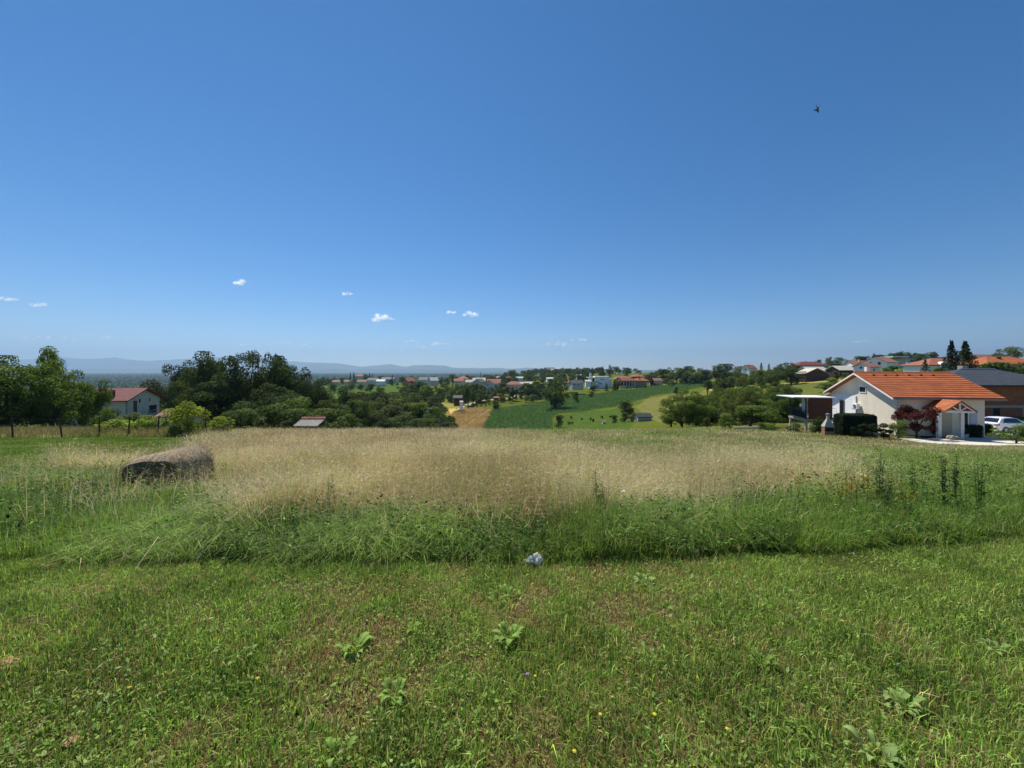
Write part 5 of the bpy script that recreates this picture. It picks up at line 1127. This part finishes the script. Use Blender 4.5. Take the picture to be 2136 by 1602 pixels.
def car():
    x0, yc = 48.5, 39.1; z = hz(49.5, 39) + .12
    e = empty('parked_car', 'white hatchback parked on the gravel drive with its rear towards the meadow', 'car', (x0, yc, z), math.radians(4))
    white = mat('white_car_paint', lin('#e9ebee'), .25, .02, 2, 0, spec=.6); gl = mat('car_glass', lin('#1a2140'), .08, .05, 1, 0, spec=.7); blk = mat('black_plastic', lin('#1c1d26'), .5, .1, 3, 0); rl = mat('tail_light_red', lin('#7a2a48'), .2, .1, 2, 0, spec=.6); rim = mat('alloy_rim', lin('#9a9ca0'), .35, .05, 2, 0, metal=.7)
    # body: cross sections along local X (rear at 0, front at 4.1); y half widths
    prof = [(0.00, .34, .62, .80, .74), (.06, .27, .78, .95, .80), (.22, .22, .86, 1.0, .84), (.55, .2, .88, .98, .87), (1.2, .2, .89, .94, .88), (2.4, .2, .89, .92, .88), (3.0, .2, .88, .88, .87), (3.6, .22, .84, .76, .82), (3.95, .28, .74, .62, .7), (4.08, .36, .6, .5, .56)]
    mb = MB(); S = []
    for x, zb, hw, zt, hwt in prof:
        S.append([(x, -hw * .93, zb), (x, -hw, zb + .14), (x, -hw, (zb + zt) / 2 + .05), (x, -hwt, zt), (x, -hwt * .5, zt + .02), (x, hwt * .5, zt + .02), (x, hwt, zt), (x, hw, (zb + zt) / 2 + .05), (x, hw, zb + .14), (x, hw * .93, zb)])
    V = [p for s in S for p in s]; k = 10; Fc = []
    for i in range(len(S) - 1):
        for j in range(k): Fc.append([i * k + j, i * k + (j + 1) % k, (i + 1) * k + (j + 1) % k, (i + 1) * k + j])
    Fc.append(list(range(k))); Fc.append([(len(S) - 1) * k + j for j in range(k)])
    mb.add(V, Fc)
    body = mb.build('body', white, e, smooth=False, bevel=.03)
    # cabin: glasshouse with white roof
    cab = [(.12, .985, .80), (.52, 1.36, .66), (1.0, 1.45, .62), (1.9, 1.46, .61), (2.35, 1.38, .62), (3.05, .93, .78)]
    mb = MB(); V = []; 
    for x, zz, hw in cab: V += [(x, -hw, zz), (x, hw, zz)]
    base = [(.12, -.82, .96), (.12, .82, .96), (3.05, -.82, .9), (3.05, .82, .9)]
    Vb = [(x, -.80, .93) for x, _, _ in cab] + [(x, .80, .93) for x, _, _ in cab]
    n = len(cab); V2 = V + Vb; Fc = []
    for i in range(n - 1):
        Fc.append([2 * i, 2 * i + 1, 2 * i + 3, 2 * i + 2]); Fc.append([2 * i, 2 * i + 2, 2 * n + i + 1, 2 * n + i]); Fc.append([2 * i + 1, 3 * n + i, 3 * n + i + 1, 2 * i + 3])
    mb.add(V2, Fc).build('cabin', white, e, smooth=False)
    g = MB(); 
    def lerp(a, b, t): return tuple(a[i] + (b[i] - a[i]) * t for i in range(3))
    a, b, c, d_ = (.12, -.80, .985), (.12, .80, .985), (.52, .66, 1.36), (.52, -.66, 1.36)
    q = [(.115, -.66, 1.02), (.115, .66, 1.02), (.455, .56, 1.325), (.455, -.56, 1.325)]
    g.extrude(q, (-.02, 0, .012)).build('rear_window', gl, e)
    for sy in (-1, 1):
        g = MB(); g.extrude([(.62, sy * .80, .99), (2.65, sy * .80, .97), (2.2, sy * .665, 1.36), (1.0, sy * .665, 1.38), (.75, sy * .72, 1.25)], (0, sy * .02, 0)).build('side_window', gl, e)
        MB().extrude([(-.012, sy * .42, .80), (-.012, sy * .70, .83), (.10, sy * .86, .86), (.12, sy * .86, .74), (-.012, sy * .66, .69)], (-.02, sy * .012, 0)).build('tail_light', rl, e)
        for wx in (.72, 3.3):
            w = MB().tube([(wx, sy * .72, .3), (wx, sy * .90, .3)], .31, 22).build('wheel', blk, e, smooth=False); MB().tube([(wx, sy * .905, .3), (wx, sy * .915, .3)], .2, 14).build('rim', rim, w)
    MB().box(-.03, .10, -.70, .70, .30, .46).build('rear_bumper', blk, e, bevel=.02); MB().box(-.04, -.031, -.24, .24, .36, .45).build('number_plate', M['paint'], e)
    MB().box(.40, .62, -.52, .52, 1.375, 1.41).build('spoiler', white, e)
    MB().tube([(-.012, 0, .80), (-.035, 0, .80)], .05, 12).build('badge', rim, e)
car()

# ------------------------------------------------------------------ fence at the left
def fence():
    pts = [(-60, 25.5), (27, 26.2), (130, 26.8), (207, 27.3), (268, 27.6), (330, 28.0), (388, 28.5), (430, 28.8)]
    o = at(*pts[0]); e = empty('wire_fence', 'old wire fence on leaning wooden posts along the mown strip at the left', 'fence', o)
    tops = []
    for i, (px, d) in enumerate(pts):
        p = at(px, d) - o; lx = R.uniform(-.12, .12) - (.16 if i in (1, 2) else 0); h = R.uniform(1.3, 1.55)
        MB().tube([(p.x, p.y, p.z - .2), (p.x + lx * .5, p.y, p.z + h * .5), (p.x + lx, p.y + .03, p.z + h)], [.05, .045, .04], 7).build('post', M['darkwood'], e); tops.append((p, lx, h))
    for f in (.35, .62, .9):
        MB().tube([tuple(p + Vector((lx * f, 0, h * f))) for p, lx, h in tops], .003, 4).build('wire', M['metal'], e)
fence()

# ------------------------------------------------------------------ hay bale
def bale():
    rng = np.random.default_rng(5)
    straw = mat('weathered_hay', lin('#6d5b43'), .95, .3, 10, .6, col2=lin('#c2b192'), stretch=(1.2, 6, 6), bdist=.015)
    axis = Vector((-.10, 1, 0)).normalized(); p = BALE_AT
    e = empty('hay_bale', 'old sagging round hay bale sunk in the tall grass', 'hay bale', (p.x, p.y, p.z - .03), math.atan2(axis.y, axis.x)); e.scale = (.86, .84, .95)
    nl, nr_ = 22, 40; V = []; L_ = 1.15
    for i in range(nl):
        t = i / (nl - 1); x = (t - .5) * L_; s = 1 - .15 * abs(2 * t - 1) ** 5
        for k in range(nr_):
            a = 2 * math.pi * k / nr_; c, sn = math.cos(a), math.sin(a)
            rr = s * (1 + .05 * math.sin(3 * a + 2 * t) + rng.normal(0, .012))
            y = .72 * rr * math.copysign(abs(c) ** .8, c); zz = .32 + .44 * rr * math.copysign(abs(sn) ** .7, sn) * (.90 + .16 * math.sin(math.pi * (.1 + .8 * t)) - .10 * c if sn > 0 else .8) + .02 * math.sin(6.6 * t + .5)
            V.append((x + .05 * math.sin(a * 2), y, max(zz, -.02)))
    Fc = [[i * nr_ + k, i * nr_ + (k + 1) % nr_, (i + 1) * nr_ + (k + 1) % nr_, (i + 1) * nr_ + k] for i in range(nl - 1) for k in range(nr_)]
    n_side = len(Fc)
    # end faces, slightly dished
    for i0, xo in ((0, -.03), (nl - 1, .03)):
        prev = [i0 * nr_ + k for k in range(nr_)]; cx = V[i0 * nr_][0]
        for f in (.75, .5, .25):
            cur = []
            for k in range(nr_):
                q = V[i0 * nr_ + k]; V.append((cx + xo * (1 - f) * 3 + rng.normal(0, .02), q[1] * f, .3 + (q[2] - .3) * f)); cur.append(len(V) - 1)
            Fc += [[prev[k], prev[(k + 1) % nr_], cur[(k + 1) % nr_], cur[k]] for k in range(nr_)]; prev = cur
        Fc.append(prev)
    MB().add(V[:nl * nr_], Fc[:n_side]).build('bale_body', straw, e, smooth=True)
    dk = mat('shaded_rotted_hay', lin('#5c4b36'), .95, .3, 9, 1.0, col2=lin('#9c8662'), stretch=(3, 3, 9), bdist=.03)  # weathered ends, darker than the body: the end face's shade is put into the colour
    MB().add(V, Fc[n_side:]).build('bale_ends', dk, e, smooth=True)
    st = Stack(); V = np.array(V[:nl * nr_]); n = 4200; up = np.where(V[:, 2] > .34)[0]; i = rng.choice(up, n); P = V[i] + rng.normal(0, .018, (n, 3)); out = P - np.array([0, 0, .3]); out[:, 0] = 0; out = unit(out)
    tang = unit(np.cross(out, np.array([1., 0, 0])) + rng.normal(0, .4, (n, 3)) * np.array([1, .3, .3])); Bv = unit(np.cross(tang, out))
    st.add(*leaf_arrays(P, tang, Bv, rng.uniform(.02, .07, n), np.full(n, .003), mixc(lin('#94846a'), lin('#cfc0a2'), rng.uniform(0, 1, n))))
    o = link('loose_strands', npmesh('loose_strands', np.concatenate(st.V), np.concatenate(st.L), np.concatenate(st.T), np.concatenate(st.C), False, [straw]), e); o['kind'] = 'stuff'
bale()

# ------------------------------------------------------------------ weeds, flowers, litter near the camera
def gpt(px, row):                                   # near ground point under a pixel
    ds = np.linspace(1.2, 12, 1500); rr = HY + F * (EYE - height_pd(np.full_like(ds, px), ds)) / ds
    d = ds[int(np.argmin(np.abs(rr - row)))]; return at(px, d)
PLANT = leafmat('broad_leaf', .4, .8, .04, objcol=True)
def rosette(label, px, row, r, n, col, upr=.6, wide=.45, name='dock_plant'):
    p = gpt(px, row); rng = np.random.default_rng(px); V = []; Fc = []; C = []; r *= .85
    n = int(n * 1.9)
    for i in range(n):
        a = i * 2.4 + rng.normal(0, .3); ln = r * rng.uniform(.35, 1.0); up = upr * rng.uniform(.4, 1.4); wd = ln * wide * rng.uniform(.7, 1.1) * .5
        D = np.array([math.cos(a), math.sin(a), 0]); S = np.array([-math.sin(a), math.cos(a), 0]); b = len(V); m = 7; tn = rng.uniform(.8, 1.25)
        stx = D * r * rng.uniform(0, .5) + S * r * rng.uniform(-.35, .35)
        for j in range(m):
            t = j / (m - 1); c = stx + D * ln * t * .9 + np.array([0, 0, ln * up * math.sin(t * 2.2) + .012]); w = wd * (math.sin(math.pi * (t * .9 + .06)) ** .8) * (1 + .12 * math.sin(j * 2.5 + i))
            for s_, lift in ((-1, .22), (0, 0), (1, .22)): V.append(c + S * w * s_ + np.array([0, 0, abs(s_) * w * lift])); C.append([tn * .98, tn, tn * .95] if s_ else [tn * 1.25, tn * 1.2, tn * 1.2])
        for j in range(m - 1):
            for k in range(2): Fc.append([b + j * 3 + k, b + j * 3 + k + 1, b + j * 3 + k + 4, b + j * 3 + k + 3])
    L = np.array(Fc).ravel(); me = npmesh(name, np.array(V), L, np.full(len(Fc), 4), np.array(C), True, [PLANT])
    o = tag(link(name, me, None, p), label, 'weed', 'broad-leaved weeds in the lawn'); o.color = (*col, 1); return o
LG, MGc, PG = (.25, .38, .09), (.17, .27, .06), (.28, .39, .13)
for px, row, r, n, col, lab in [
    (680, 1192, .075, 7, LG, 'small pale-leaved weed at the meadow edge left of the plastic bag'), (1060, 1338, .12, 12, LG, 'broad-leaved dock in the centre of the lawn'), (742, 1362, .12, 11, LG, 'broad-leaved dock left of the lawn centre'),
    (822, 1458, .085, 16, LG, 'leafy bright weed low in the lawn, left of the centre dock'), (1345, 1222, .10, 14, PG, 'many-leaved pale weed right of the plastic bag'), (1062, 1245, .10, 9, LG, 'upright-leaved dock below the plastic bag'),
    (1035, 1260, .09, 8, MGc, 'darker dock touching the upright-leaved one'), (1662, 1528, .07, 12, (.17, .26, .05), 'yellow-green round-leaved weed low at the right'), (1880, 1480, .095, 20, PG, 'pale spreading weed near the right edge'),
    (2070, 1362, .10, 8, PG, 'flat pale-leaved weed at the far right of the lawn'), (1588, 1392, .08, 12, MGc, 'dark clover-like weed in the right half of the lawn'), (506, 1378, .08, 4, PG, 'single upright pale leaf in the left half of the lawn'),
    (858, 1318, .07, 6, LG, 'small weed just above the left dock'), (1390, 1275, .06, 8, LG, 'small weed under the many-leaved pale one'), (925, 1240, .07, 7, MGc, 'dark small weed among dry grass'), (1185, 1190, .05, 5, LG, 'single-leaf weed right below the plastic bag'),
    (1830, 1585, .10, 9, PG, 'large-leaved weed at the bottom right edge of the lawn'), (700, 1580, .09, 6, LG, 'narrow-leaved weed at the bottom edge of the lawn'), (1450, 1255, .05, 8, LG, 'tiny weed right of the many-leaved pale one')]:
    rosette(lab, px, row, r, n, col)
def flower(px, row, col, cen, lab, r=.012, h=.05):
    r *= .8
    p = gpt(px, row); e = empty('wild_flower', lab, 'flower', p, 0, 'small flowers in the grass')
    MB().tube([(0, 0, 0), (.005, 0, h)], .0015, 5).build('stem', M['stem'], e)
    mb = MB()
    for k in range(6):
        a = k * math.pi / 3; c, s = math.cos(a), math.sin(a)
        mb.extrude([(.003 * c, .003 * s, h), (r * .6 * c - r * .35 * s, r * .6 * s + r * .35 * c, h + .003), (r * c, r * s, h + .002), (r * .6 * c + r * .35 * s, r * .6 * s - r * .35 * c, h + .003)], (0, 0, .0012))
    mb.lathe([(.004, h), (.005, h + .004), (.002, h + .006)], sides=8); mb.build('blossom', col, e)
M['stem'] = mat('green_stem', lin('#5c7a34'), .7, .1, 9, 0)
YEL = mat('yellow_petals', lin('#d9c232'), .6, .1, 40, 0); PUR = mat('purple_petals', lin('#a878b0'), .6, .1, 40, 0); WHT = mat('white_petals', lin('#e6e8e2'), .6, .05, 40, 0)
for px, row, m_, r, h, lab in [(537, 1436, YEL, .013, .05, 'yellow flower alone in the left half of the lawn'), (1252, 1512, YEL, .012, .05, 'yellow flower low in the lawn, left of a similar one'), (1365, 1512, YEL, .013, .05, 'yellow flower low in the lawn right of centre'),
    (1517, 1544, YEL, .012, .05, 'yellow flower near the bottom right weed'), (963, 1235, YEL, .011, .04, 'yellow flower in the dry patch below the meadow edge'), (1116, 1430, YEL, .01, .05, 'yellow flower beside the purple clover'), (1198, 1592, YEL, .012, .05, 'yellow flower at the bottom edge of the lawn'),
    (1757, 1312, YEL, .011, .05, 'yellow flower in the right half of the lawn'), (270, 1454, YEL, .011, .05, 'yellow flower near the lower left corner'), (1100, 1428, PUR, .013, .055, 'purple clover flower in the middle of the lawn')]:
    flower(px, row, m_, None, lab, r, h)
def tall_flower(px, row_top, d, lab):
    p = at(px, d); h = zrow(row_top, d) - p.z; e = empty('wild_flower', lab, 'flower', p, 0, 'white flowers in the meadow')
    MB().tube([(0, 0, 0), (.02, 0, h)], .003, 5).build('stem', M['stem'], e)
    mb = MB(); r = random.Random(px)
    for k in range(9): a = r.uniform(0, 6.28); q = r.uniform(0, .035); mb.lathe([(.004, h - .004), (.013, h + .002), (.008, h + .008)], (.02 + q * math.cos(a), q * math.sin(a), 0), 7)
    mb.build('blossom', WHT, e)
for px, row, d, lab in [(1023, 1046, 4.9, 'white umbel flower at the front of the straw grass'), (1296, 1025, 5.0, 'small white flower right of the leafy thistle'), (1182, 1093, 4.4, 'small white flower in the green weeds above the plastic bag'), (950, 1064, 4.8, 'small white flower left of the white umbel')]:
    tall_flower(px, row, d, lab)
def bag():
    p = gpt(1119, 1181); bm = bmesh.new(); bmesh.ops.create_icosphere(bm, subdivisions=5, radius=1)
    for v in bm.verts:
        c = v.co.copy(); f = 1 + .75 * (float(noise2(c.x * 2.2 + 3, c.y * 2.2 + c.z * 1.7, 1.3, 2)) - .5) + .4 * (float(noise2(c.x * 5 + c.z * 3, c.y * 5, 1.2, 6)) - .5) + .2 * (float(noise2(c.x * 11, c.y * 11 + c.z * 9, 1.2, 8)) - .5)
        tail = max(0, -c.x) ** 2 * .9
        v.co = Vector(((c.x * .052 - tail * .055) * (.85 + .3 * f), c.y * .05 * f * (1 - .5 * max(0, -c.x)), max(-.3, c.z) * .05 * f * (1 - .55 * max(0, -c.x)) + .018))
    me = bpy.data.meshes.new('plastic_bag'); bm.to_mesh(me); bm.free()
    m, nt, N, L, P = newmat('crumpled_film'); P.inputs['Base Color'].default_value = (.82, .82, .77, 1); P.inputs['Roughness'].default_value = .35; P.inputs['Specular IOR Level'].default_value = .3
    tr = N.new('ShaderNodeBsdfTranslucent'); tr.inputs[0].default_value = (.8, .82, .8, 1); ms = N.new('ShaderNodeMixShader'); ms.inputs[0].default_value = .35; L.new(P.outputs[0], ms.inputs[1]); L.new(tr.outputs[0], ms.inputs[2]); L.new(ms.outputs[0], N['Material Output'].inputs[0])
    me.materials.append(m); tag(link('plastic_bag', me, None, (p.x, p.y, p.z + .035), 0, (1.0, 1.0, 1.0)), 'crumpled whitish plastic bag lying at the edge of the lawn', 'plastic bag')
bag()
for px, row, r, lab in [(1665, 1148, .07, 'small bare earth mound at the meadow edge, left of a similar one'), (1826, 1130, .075, 'small bare earth mound at the meadow edge near the tall weeds'), (16, 1388, .05, 'bare earth mound at the left picture edge'), (108, 1184, .05, 'small bare earth mound at the left meadow edge'), (150, 1555, .025, 'tiny earth crumb at the lower left'), (1515, 1155, .05, 'flat patch of bare earth below the green weeds')]:
    p = gpt(px, row); bm = bmesh.new(); bmesh.ops.create_uvsphere(bm, u_segments=24, v_segments=12, radius=1)
    for v in bm.verts:
        c = v.co.copy(); f = 1 + .6 * (float(noise2(c.x * 2 + px, c.y * 2, 1.2, 3)) - .5) + .3 * (float(noise2(c.x * 7, c.y * 7 + c.z * 5, 1.1, 5)) - .5); v.co = Vector((c.x * r * f * 1.3, c.y * r * f, c.z * r * .42 * f))
    me = bpy.data.meshes.new('earth_mound'); bm.to_mesh(me); bm.free(); me.materials.append(M['dirt']); tag(link('earth_mound', me, None, p + Vector((0, 0, .012))), lab, 'earth mound')
# tall weeds in the meadow edge
def stalk_weed(name, lab, px, row_top, d, col, spread=.10, leaves=90, ls=.028, heads=None, stems=3, group=None):
    p = at(px, d); h = zrow(row_top, d) - p.z; e = empty(name, lab, 'weed', p, 0, group); rng = np.random.default_rng(px + 5); st = Stack(); mb = MB()
    for s in range(stems):
        a = rng.uniform(0, 6.28); dx, dy = spread * math.cos(a) * rng.uniform(.2, 1), spread * math.sin(a) * rng.uniform(.2, 1); hh = h * (1 if s == 0 else rng.uniform(.6, .95))
        if s == 0: dx *= .3
        mb.tube([(0, 0, 0), (dx * .6, dy * .6, hh * .5), (dx, dy, hh)], [.006, .005, .002], 5)
        n = leaves // stems; f = rng.uniform(.06, 1, n); th = rng.uniform(0, 6.28, n)
        P = np.stack([dx * f, dy * f, hh * f], -1); A = unit(np.stack([np.cos(th), np.sin(th), rng.normal(.35, .35, n)], -1)); Bv = unit(np.cross(A, UP + rng.normal(0, .4, (n, 3)))); la = ls * rng.uniform(.6, 1.3, n) * (1.35 - .9 * f)
        t = rng.uniform(.7, 1.3, n)[:, None] * np.array(col)[None]
        st.add(*leaf_arrays(P, A, Bv, la, la * .33, t))
        if heads is not None:
            n = 60; f = rng.uniform(.55, 1.0, n); P = np.stack([dx * f, dy * f, hh * f], -1) + rng.normal(0, .012 + .012 * spread / .1, (n, 3)); A = unit(rng.normal(0, 1, (n, 3))); Bv = unit(np.cross(A, rng.normal(0, 1, (n, 3)))); la = np.full(n, .008)
            st.add(*leaf_arrays(P, A, Bv, la, la * .8, np.array(heads)[None] * rng.uniform(.7, 1.3, n)[:, None]))
    mb.build('stem', M['stem'], e)
    link('leaves', npmesh('leaves', np.concatenate(st.V), np.concatenate(st.L), np.concatenate(st.T), np.concatenate(st.C), False, [BLADE]), e)
GD = lin('#4c6a2c'); GK = lin('#38502a')
stalk_weed('thistle', 'leafy thistle with brown seed heads standing above the front weeds', 1243, 985, 4.55, lin('#5c8034'), .16, 420, .034, lin('#7c6a58'), 7)
for px, top, d, c, hd, lab in [(1832, 938, 5.0, GD, lin('#6d5a34'), 'tall dark dock stalk, tallest in the yellow-flowered clump at the right'), (1852, 1000, 4.7, GK, lin('#4c4030'), 'dark brown-headed stalk in the right clump'), (1895, 1030, 4.6, GK, None, 'short dark leafy stalk at the foot of the right clump'),
    (1968, 950, 4.9, GK, lin('#40382c'), 'leftmost dark stalk of the three at the right edge'), (1993, 946, 5.0, GK, lin('#4c4a34'), 'middle dark stalk of the three at the right edge'), (2042, 945, 5.0, GD, None, 'rightmost green stalk of the three at the right edge'),
    (1905, 960, 5.4, GD, None, 'greyish green stalk between the two right-hand clumps'), (1545, 1012, 4.7, GK, None, 'dark leafy stalk at the front of the weeds right of the thistle'), (1440, 1025, 4.9, GD, None, 'leafy stalk left of the dark front stalk'),
    (690, 990, 4.9, GK, None, 'tall leafy stalk among the straw left of centre'), (608, 1035, 4.9, GD, None, 'shorter leafy stalk left of the tall one'), (870, 1050, 4.6, GD, None, 'low leafy stalk in the green front of the meadow')]:
    stalk_weed('tall_weed', lab, px, top, d, c, .06, 230, .032, hd, 3)
for px, top, d, lab in [(1770, 985, 5.1, 'yellow-flowered weed at the left of the right clump'), (1805, 975, 5.2, 'yellow-flowered weed beside the tall dock stalk'), (1875, 1000, 5.0, 'yellow-flowered weed on the right of the tall dock stalk'), (1740, 1000, 5.0, 'low yellow-flowered weed near the straw')]:
    stalk_weed('yellow_weed', lab, px, top, d, lin('#66803a'), .18, 320, .024, lin('#b89a34'), 7)

# ------------------------------------------------------------------ bird and clouds
def bird():
    d = 26.0; x = (1705 - CX) / F * d; z = zrow(228, d); e = empty('bird', 'dark swallow-like bird in flight high in the right of the sky', 'bird', (x, d, z)); e.scale = (1.5, 1.5, 1.5)
    bm_ = MB(); dark = mat('dark_plumage', lin('#1d2740'), .7, .2, 20, 0)
    # one continuous body: beak, head, breast, tail, wings swept; body points towards the camera's lower right
    prof = [(-.17, .004), (-.12, .018), (-.05, .034), (.03, .042), (.09, .034), (.12, .027), (.15, .026), (.175, .014), (.195, .002)]
    bm_.tube([(0.02 * t, -.3 * t, -t) for t, r in prof], [r for t, r in prof], 10)
    for pts in ([(0, .0, -.05), (.035, -.02, .03), (.075, -.03, .15), (.10, -.02, .22), (.065, -.03, .12), (.0, -.02, .05)], [(0, 0, -.05), (-.06, .02, -.01), (-.15, .05, .01), (-.16, .05, .0), (-.08, .02, -.06), (-.01, 0, -.08)]):
        bm_.extrude(pts, (.004, -.012, .003))
    bm_.extrude([(0, .05, .15), (-.03, .07, .26), (0, .06, .22), (.03, .07, .26), (.015, .05, .15)], (.004, .008, 0))
    b = bm_.build('body', dark, e, smooth=True)
bird()
def cloudmat():
    m, nt, N, L, P = newmat('cloud_vapour'); d = N.new('ShaderNodeBsdfDiffuse'); d.inputs[0].default_value = (.66, .66, .66, 1); t = N.new('ShaderNodeBsdfTranslucent'); t.inputs[0].default_value = (.56, .56, .56, 1)
    ms = N.new('ShaderNodeAddShader'); L.new(d.outputs[0], ms.inputs[0]); L.new(t.outputs[0], ms.inputs[1]); L.new(ms.outputs[0], N['Material Output'].inputs[0]); return m
CLOUD = cloudmat()
def cloud(px, row, w, h, dens, lab, d=15500, puffs=9, flat=.35):
    rng = np.random.default_rng(px * 3 + row); s = d / F; x = (px - CX) * s; z = EYE - (row - HY) * s; W_, H_ = w * s, h * s
    n = int(2300 * dens * max(1, W_ / H_ / 2.2)); c = np.stack([rng.uniform(-.42, .42, puffs) * W_, rng.uniform(-.3, .3, puffs) * W_ * .5, np.zeros(puffs)], -1); r = np.array([W_ * .17] * puffs) * rng.uniform(.6, 1.2, puffs) * (1 - .8 * np.abs(c[:, 0] / W_))
    c[:, 2] = -H_ * .5 + rng.uniform(.2, .75, puffs) * H_ * (1 - 1.2 * np.abs(c[:, 0] / W_))
    b = rng.integers(0, puffs, n); D = unit(rng.normal(0, 1, (n, 3))); P = c[b] + D * (np.minimum(r[b], H_ * .42) * rng.uniform(0, 1, n) ** .62 * rng.uniform(.75, 1.35, n))[:, None] * np.array([1.4, 1.2, .9]); P[:, 2] = np.maximum(P[:, 2], -H_ * .5 + rng.uniform(0, .08, n) * H_)
    Nn = unit(D + rng.normal(0, .4, (n, 3))); A = unit(np.cross(Nn, rng.normal(0, 1, (n, 3)))); Bv = np.cross(A, Nn); la = H_ * rng.uniform(.022, .05, n)
    V, L, T, C = leaf_arrays(P - A * la[:, None], A, Bv, la, la, np.ones((n, 3)))
    tag(link('cloud', npmesh('cloud', V, L, T, C, False, [CLOUD]), None, (x, d, z)), lab, 'cloud', 'small white clouds above the horizon')
for px, row, w, h, dn, lab in [(790, 660, 40, 22, .75, 'brightest dome-shaped white cloud left of centre'), (813, 664, 18, 8, .35, 'small wisp touching the dome-shaped cloud'), (503, 588, 28, 14, .6, 'small round white cloud, highest in the sky'), (724, 611, 22, 9, .4, 'small ragged cloud between the round one and the dome-shaped one'),
    (8, 623, 50, 9, .45, 'flat cloud cut by the left picture edge'), (80, 634, 34, 10, .4, 'small flat cloud right of the one at the left edge'), (945, 650, 24, 10, .45, 'left one of the two small clouds right of the dome-shaped cloud'), (978, 654, 34, 12, .55, 'right one of the two small clouds right of the dome-shaped cloud'),
    (105, 704, 130, 12, .16, 'long faint cloud low at the left above the trees'), (233, 701, 62, 9, .22, 'faint flat cloud above the left mountains'), (610, 716, 80, 9, .22, 'faint flat cloud right of the oak clump'), (515, 719, 60, 9, .14, 'very faint cloud above the oak clump'), (858, 712, 24, 7, .3, 'tiny flat cloud, leftmost of the low row'),
    (917, 717, 50, 10, .35, 'widest flat cloud of the low row in the middle'), (877, 724, 34, 8, .22, 'faint slanting cloud under the low row'), (962, 717, 16, 5, .22, 'tiny wisp at the right end of the low row'), (1158, 716, 44, 12, .4, 'small cloud above the far wooded rise, lower of two'), (1207, 707, 34, 7, .32, 'thin small cloud above the far wooded rise, upper of two'), (1800, 711, 42, 7, .3, 'lone thin cloud above the hillside houses at the right'), (800, 730, 100, 6, .14, 'very faint thin cloud just above the middle mountains')]:
    cloud(px, row, w * 1.15, h * 1.1, dn * (.85 if dn > .5 else .75), lab, 15500 if row < 700 else 18500)

# ------------------------------------------------------------------ haze: one closed box of thin even air
def haze():
    mb = MB().box(-26000, 26000, -1500, 17200, -64, 900); m, nt, N, L, P = newmat('thin_air_haze'); N.remove(P)
    v = N.new('ShaderNodeVolumePrincipled'); v.inputs['Color'].default_value = (.47, .69, .96, 1); v.inputs['Density'].default_value = 9.0e-5; v.inputs['Anisotropy'].default_value = .33
    L.new(v.outputs[0], N['Material Output'].inputs['Volume'])
    o = mb.build('haze', m); tag(o, 'thin blue summer haze over the valley and plain', 'haze', kind='stuff')
haze()
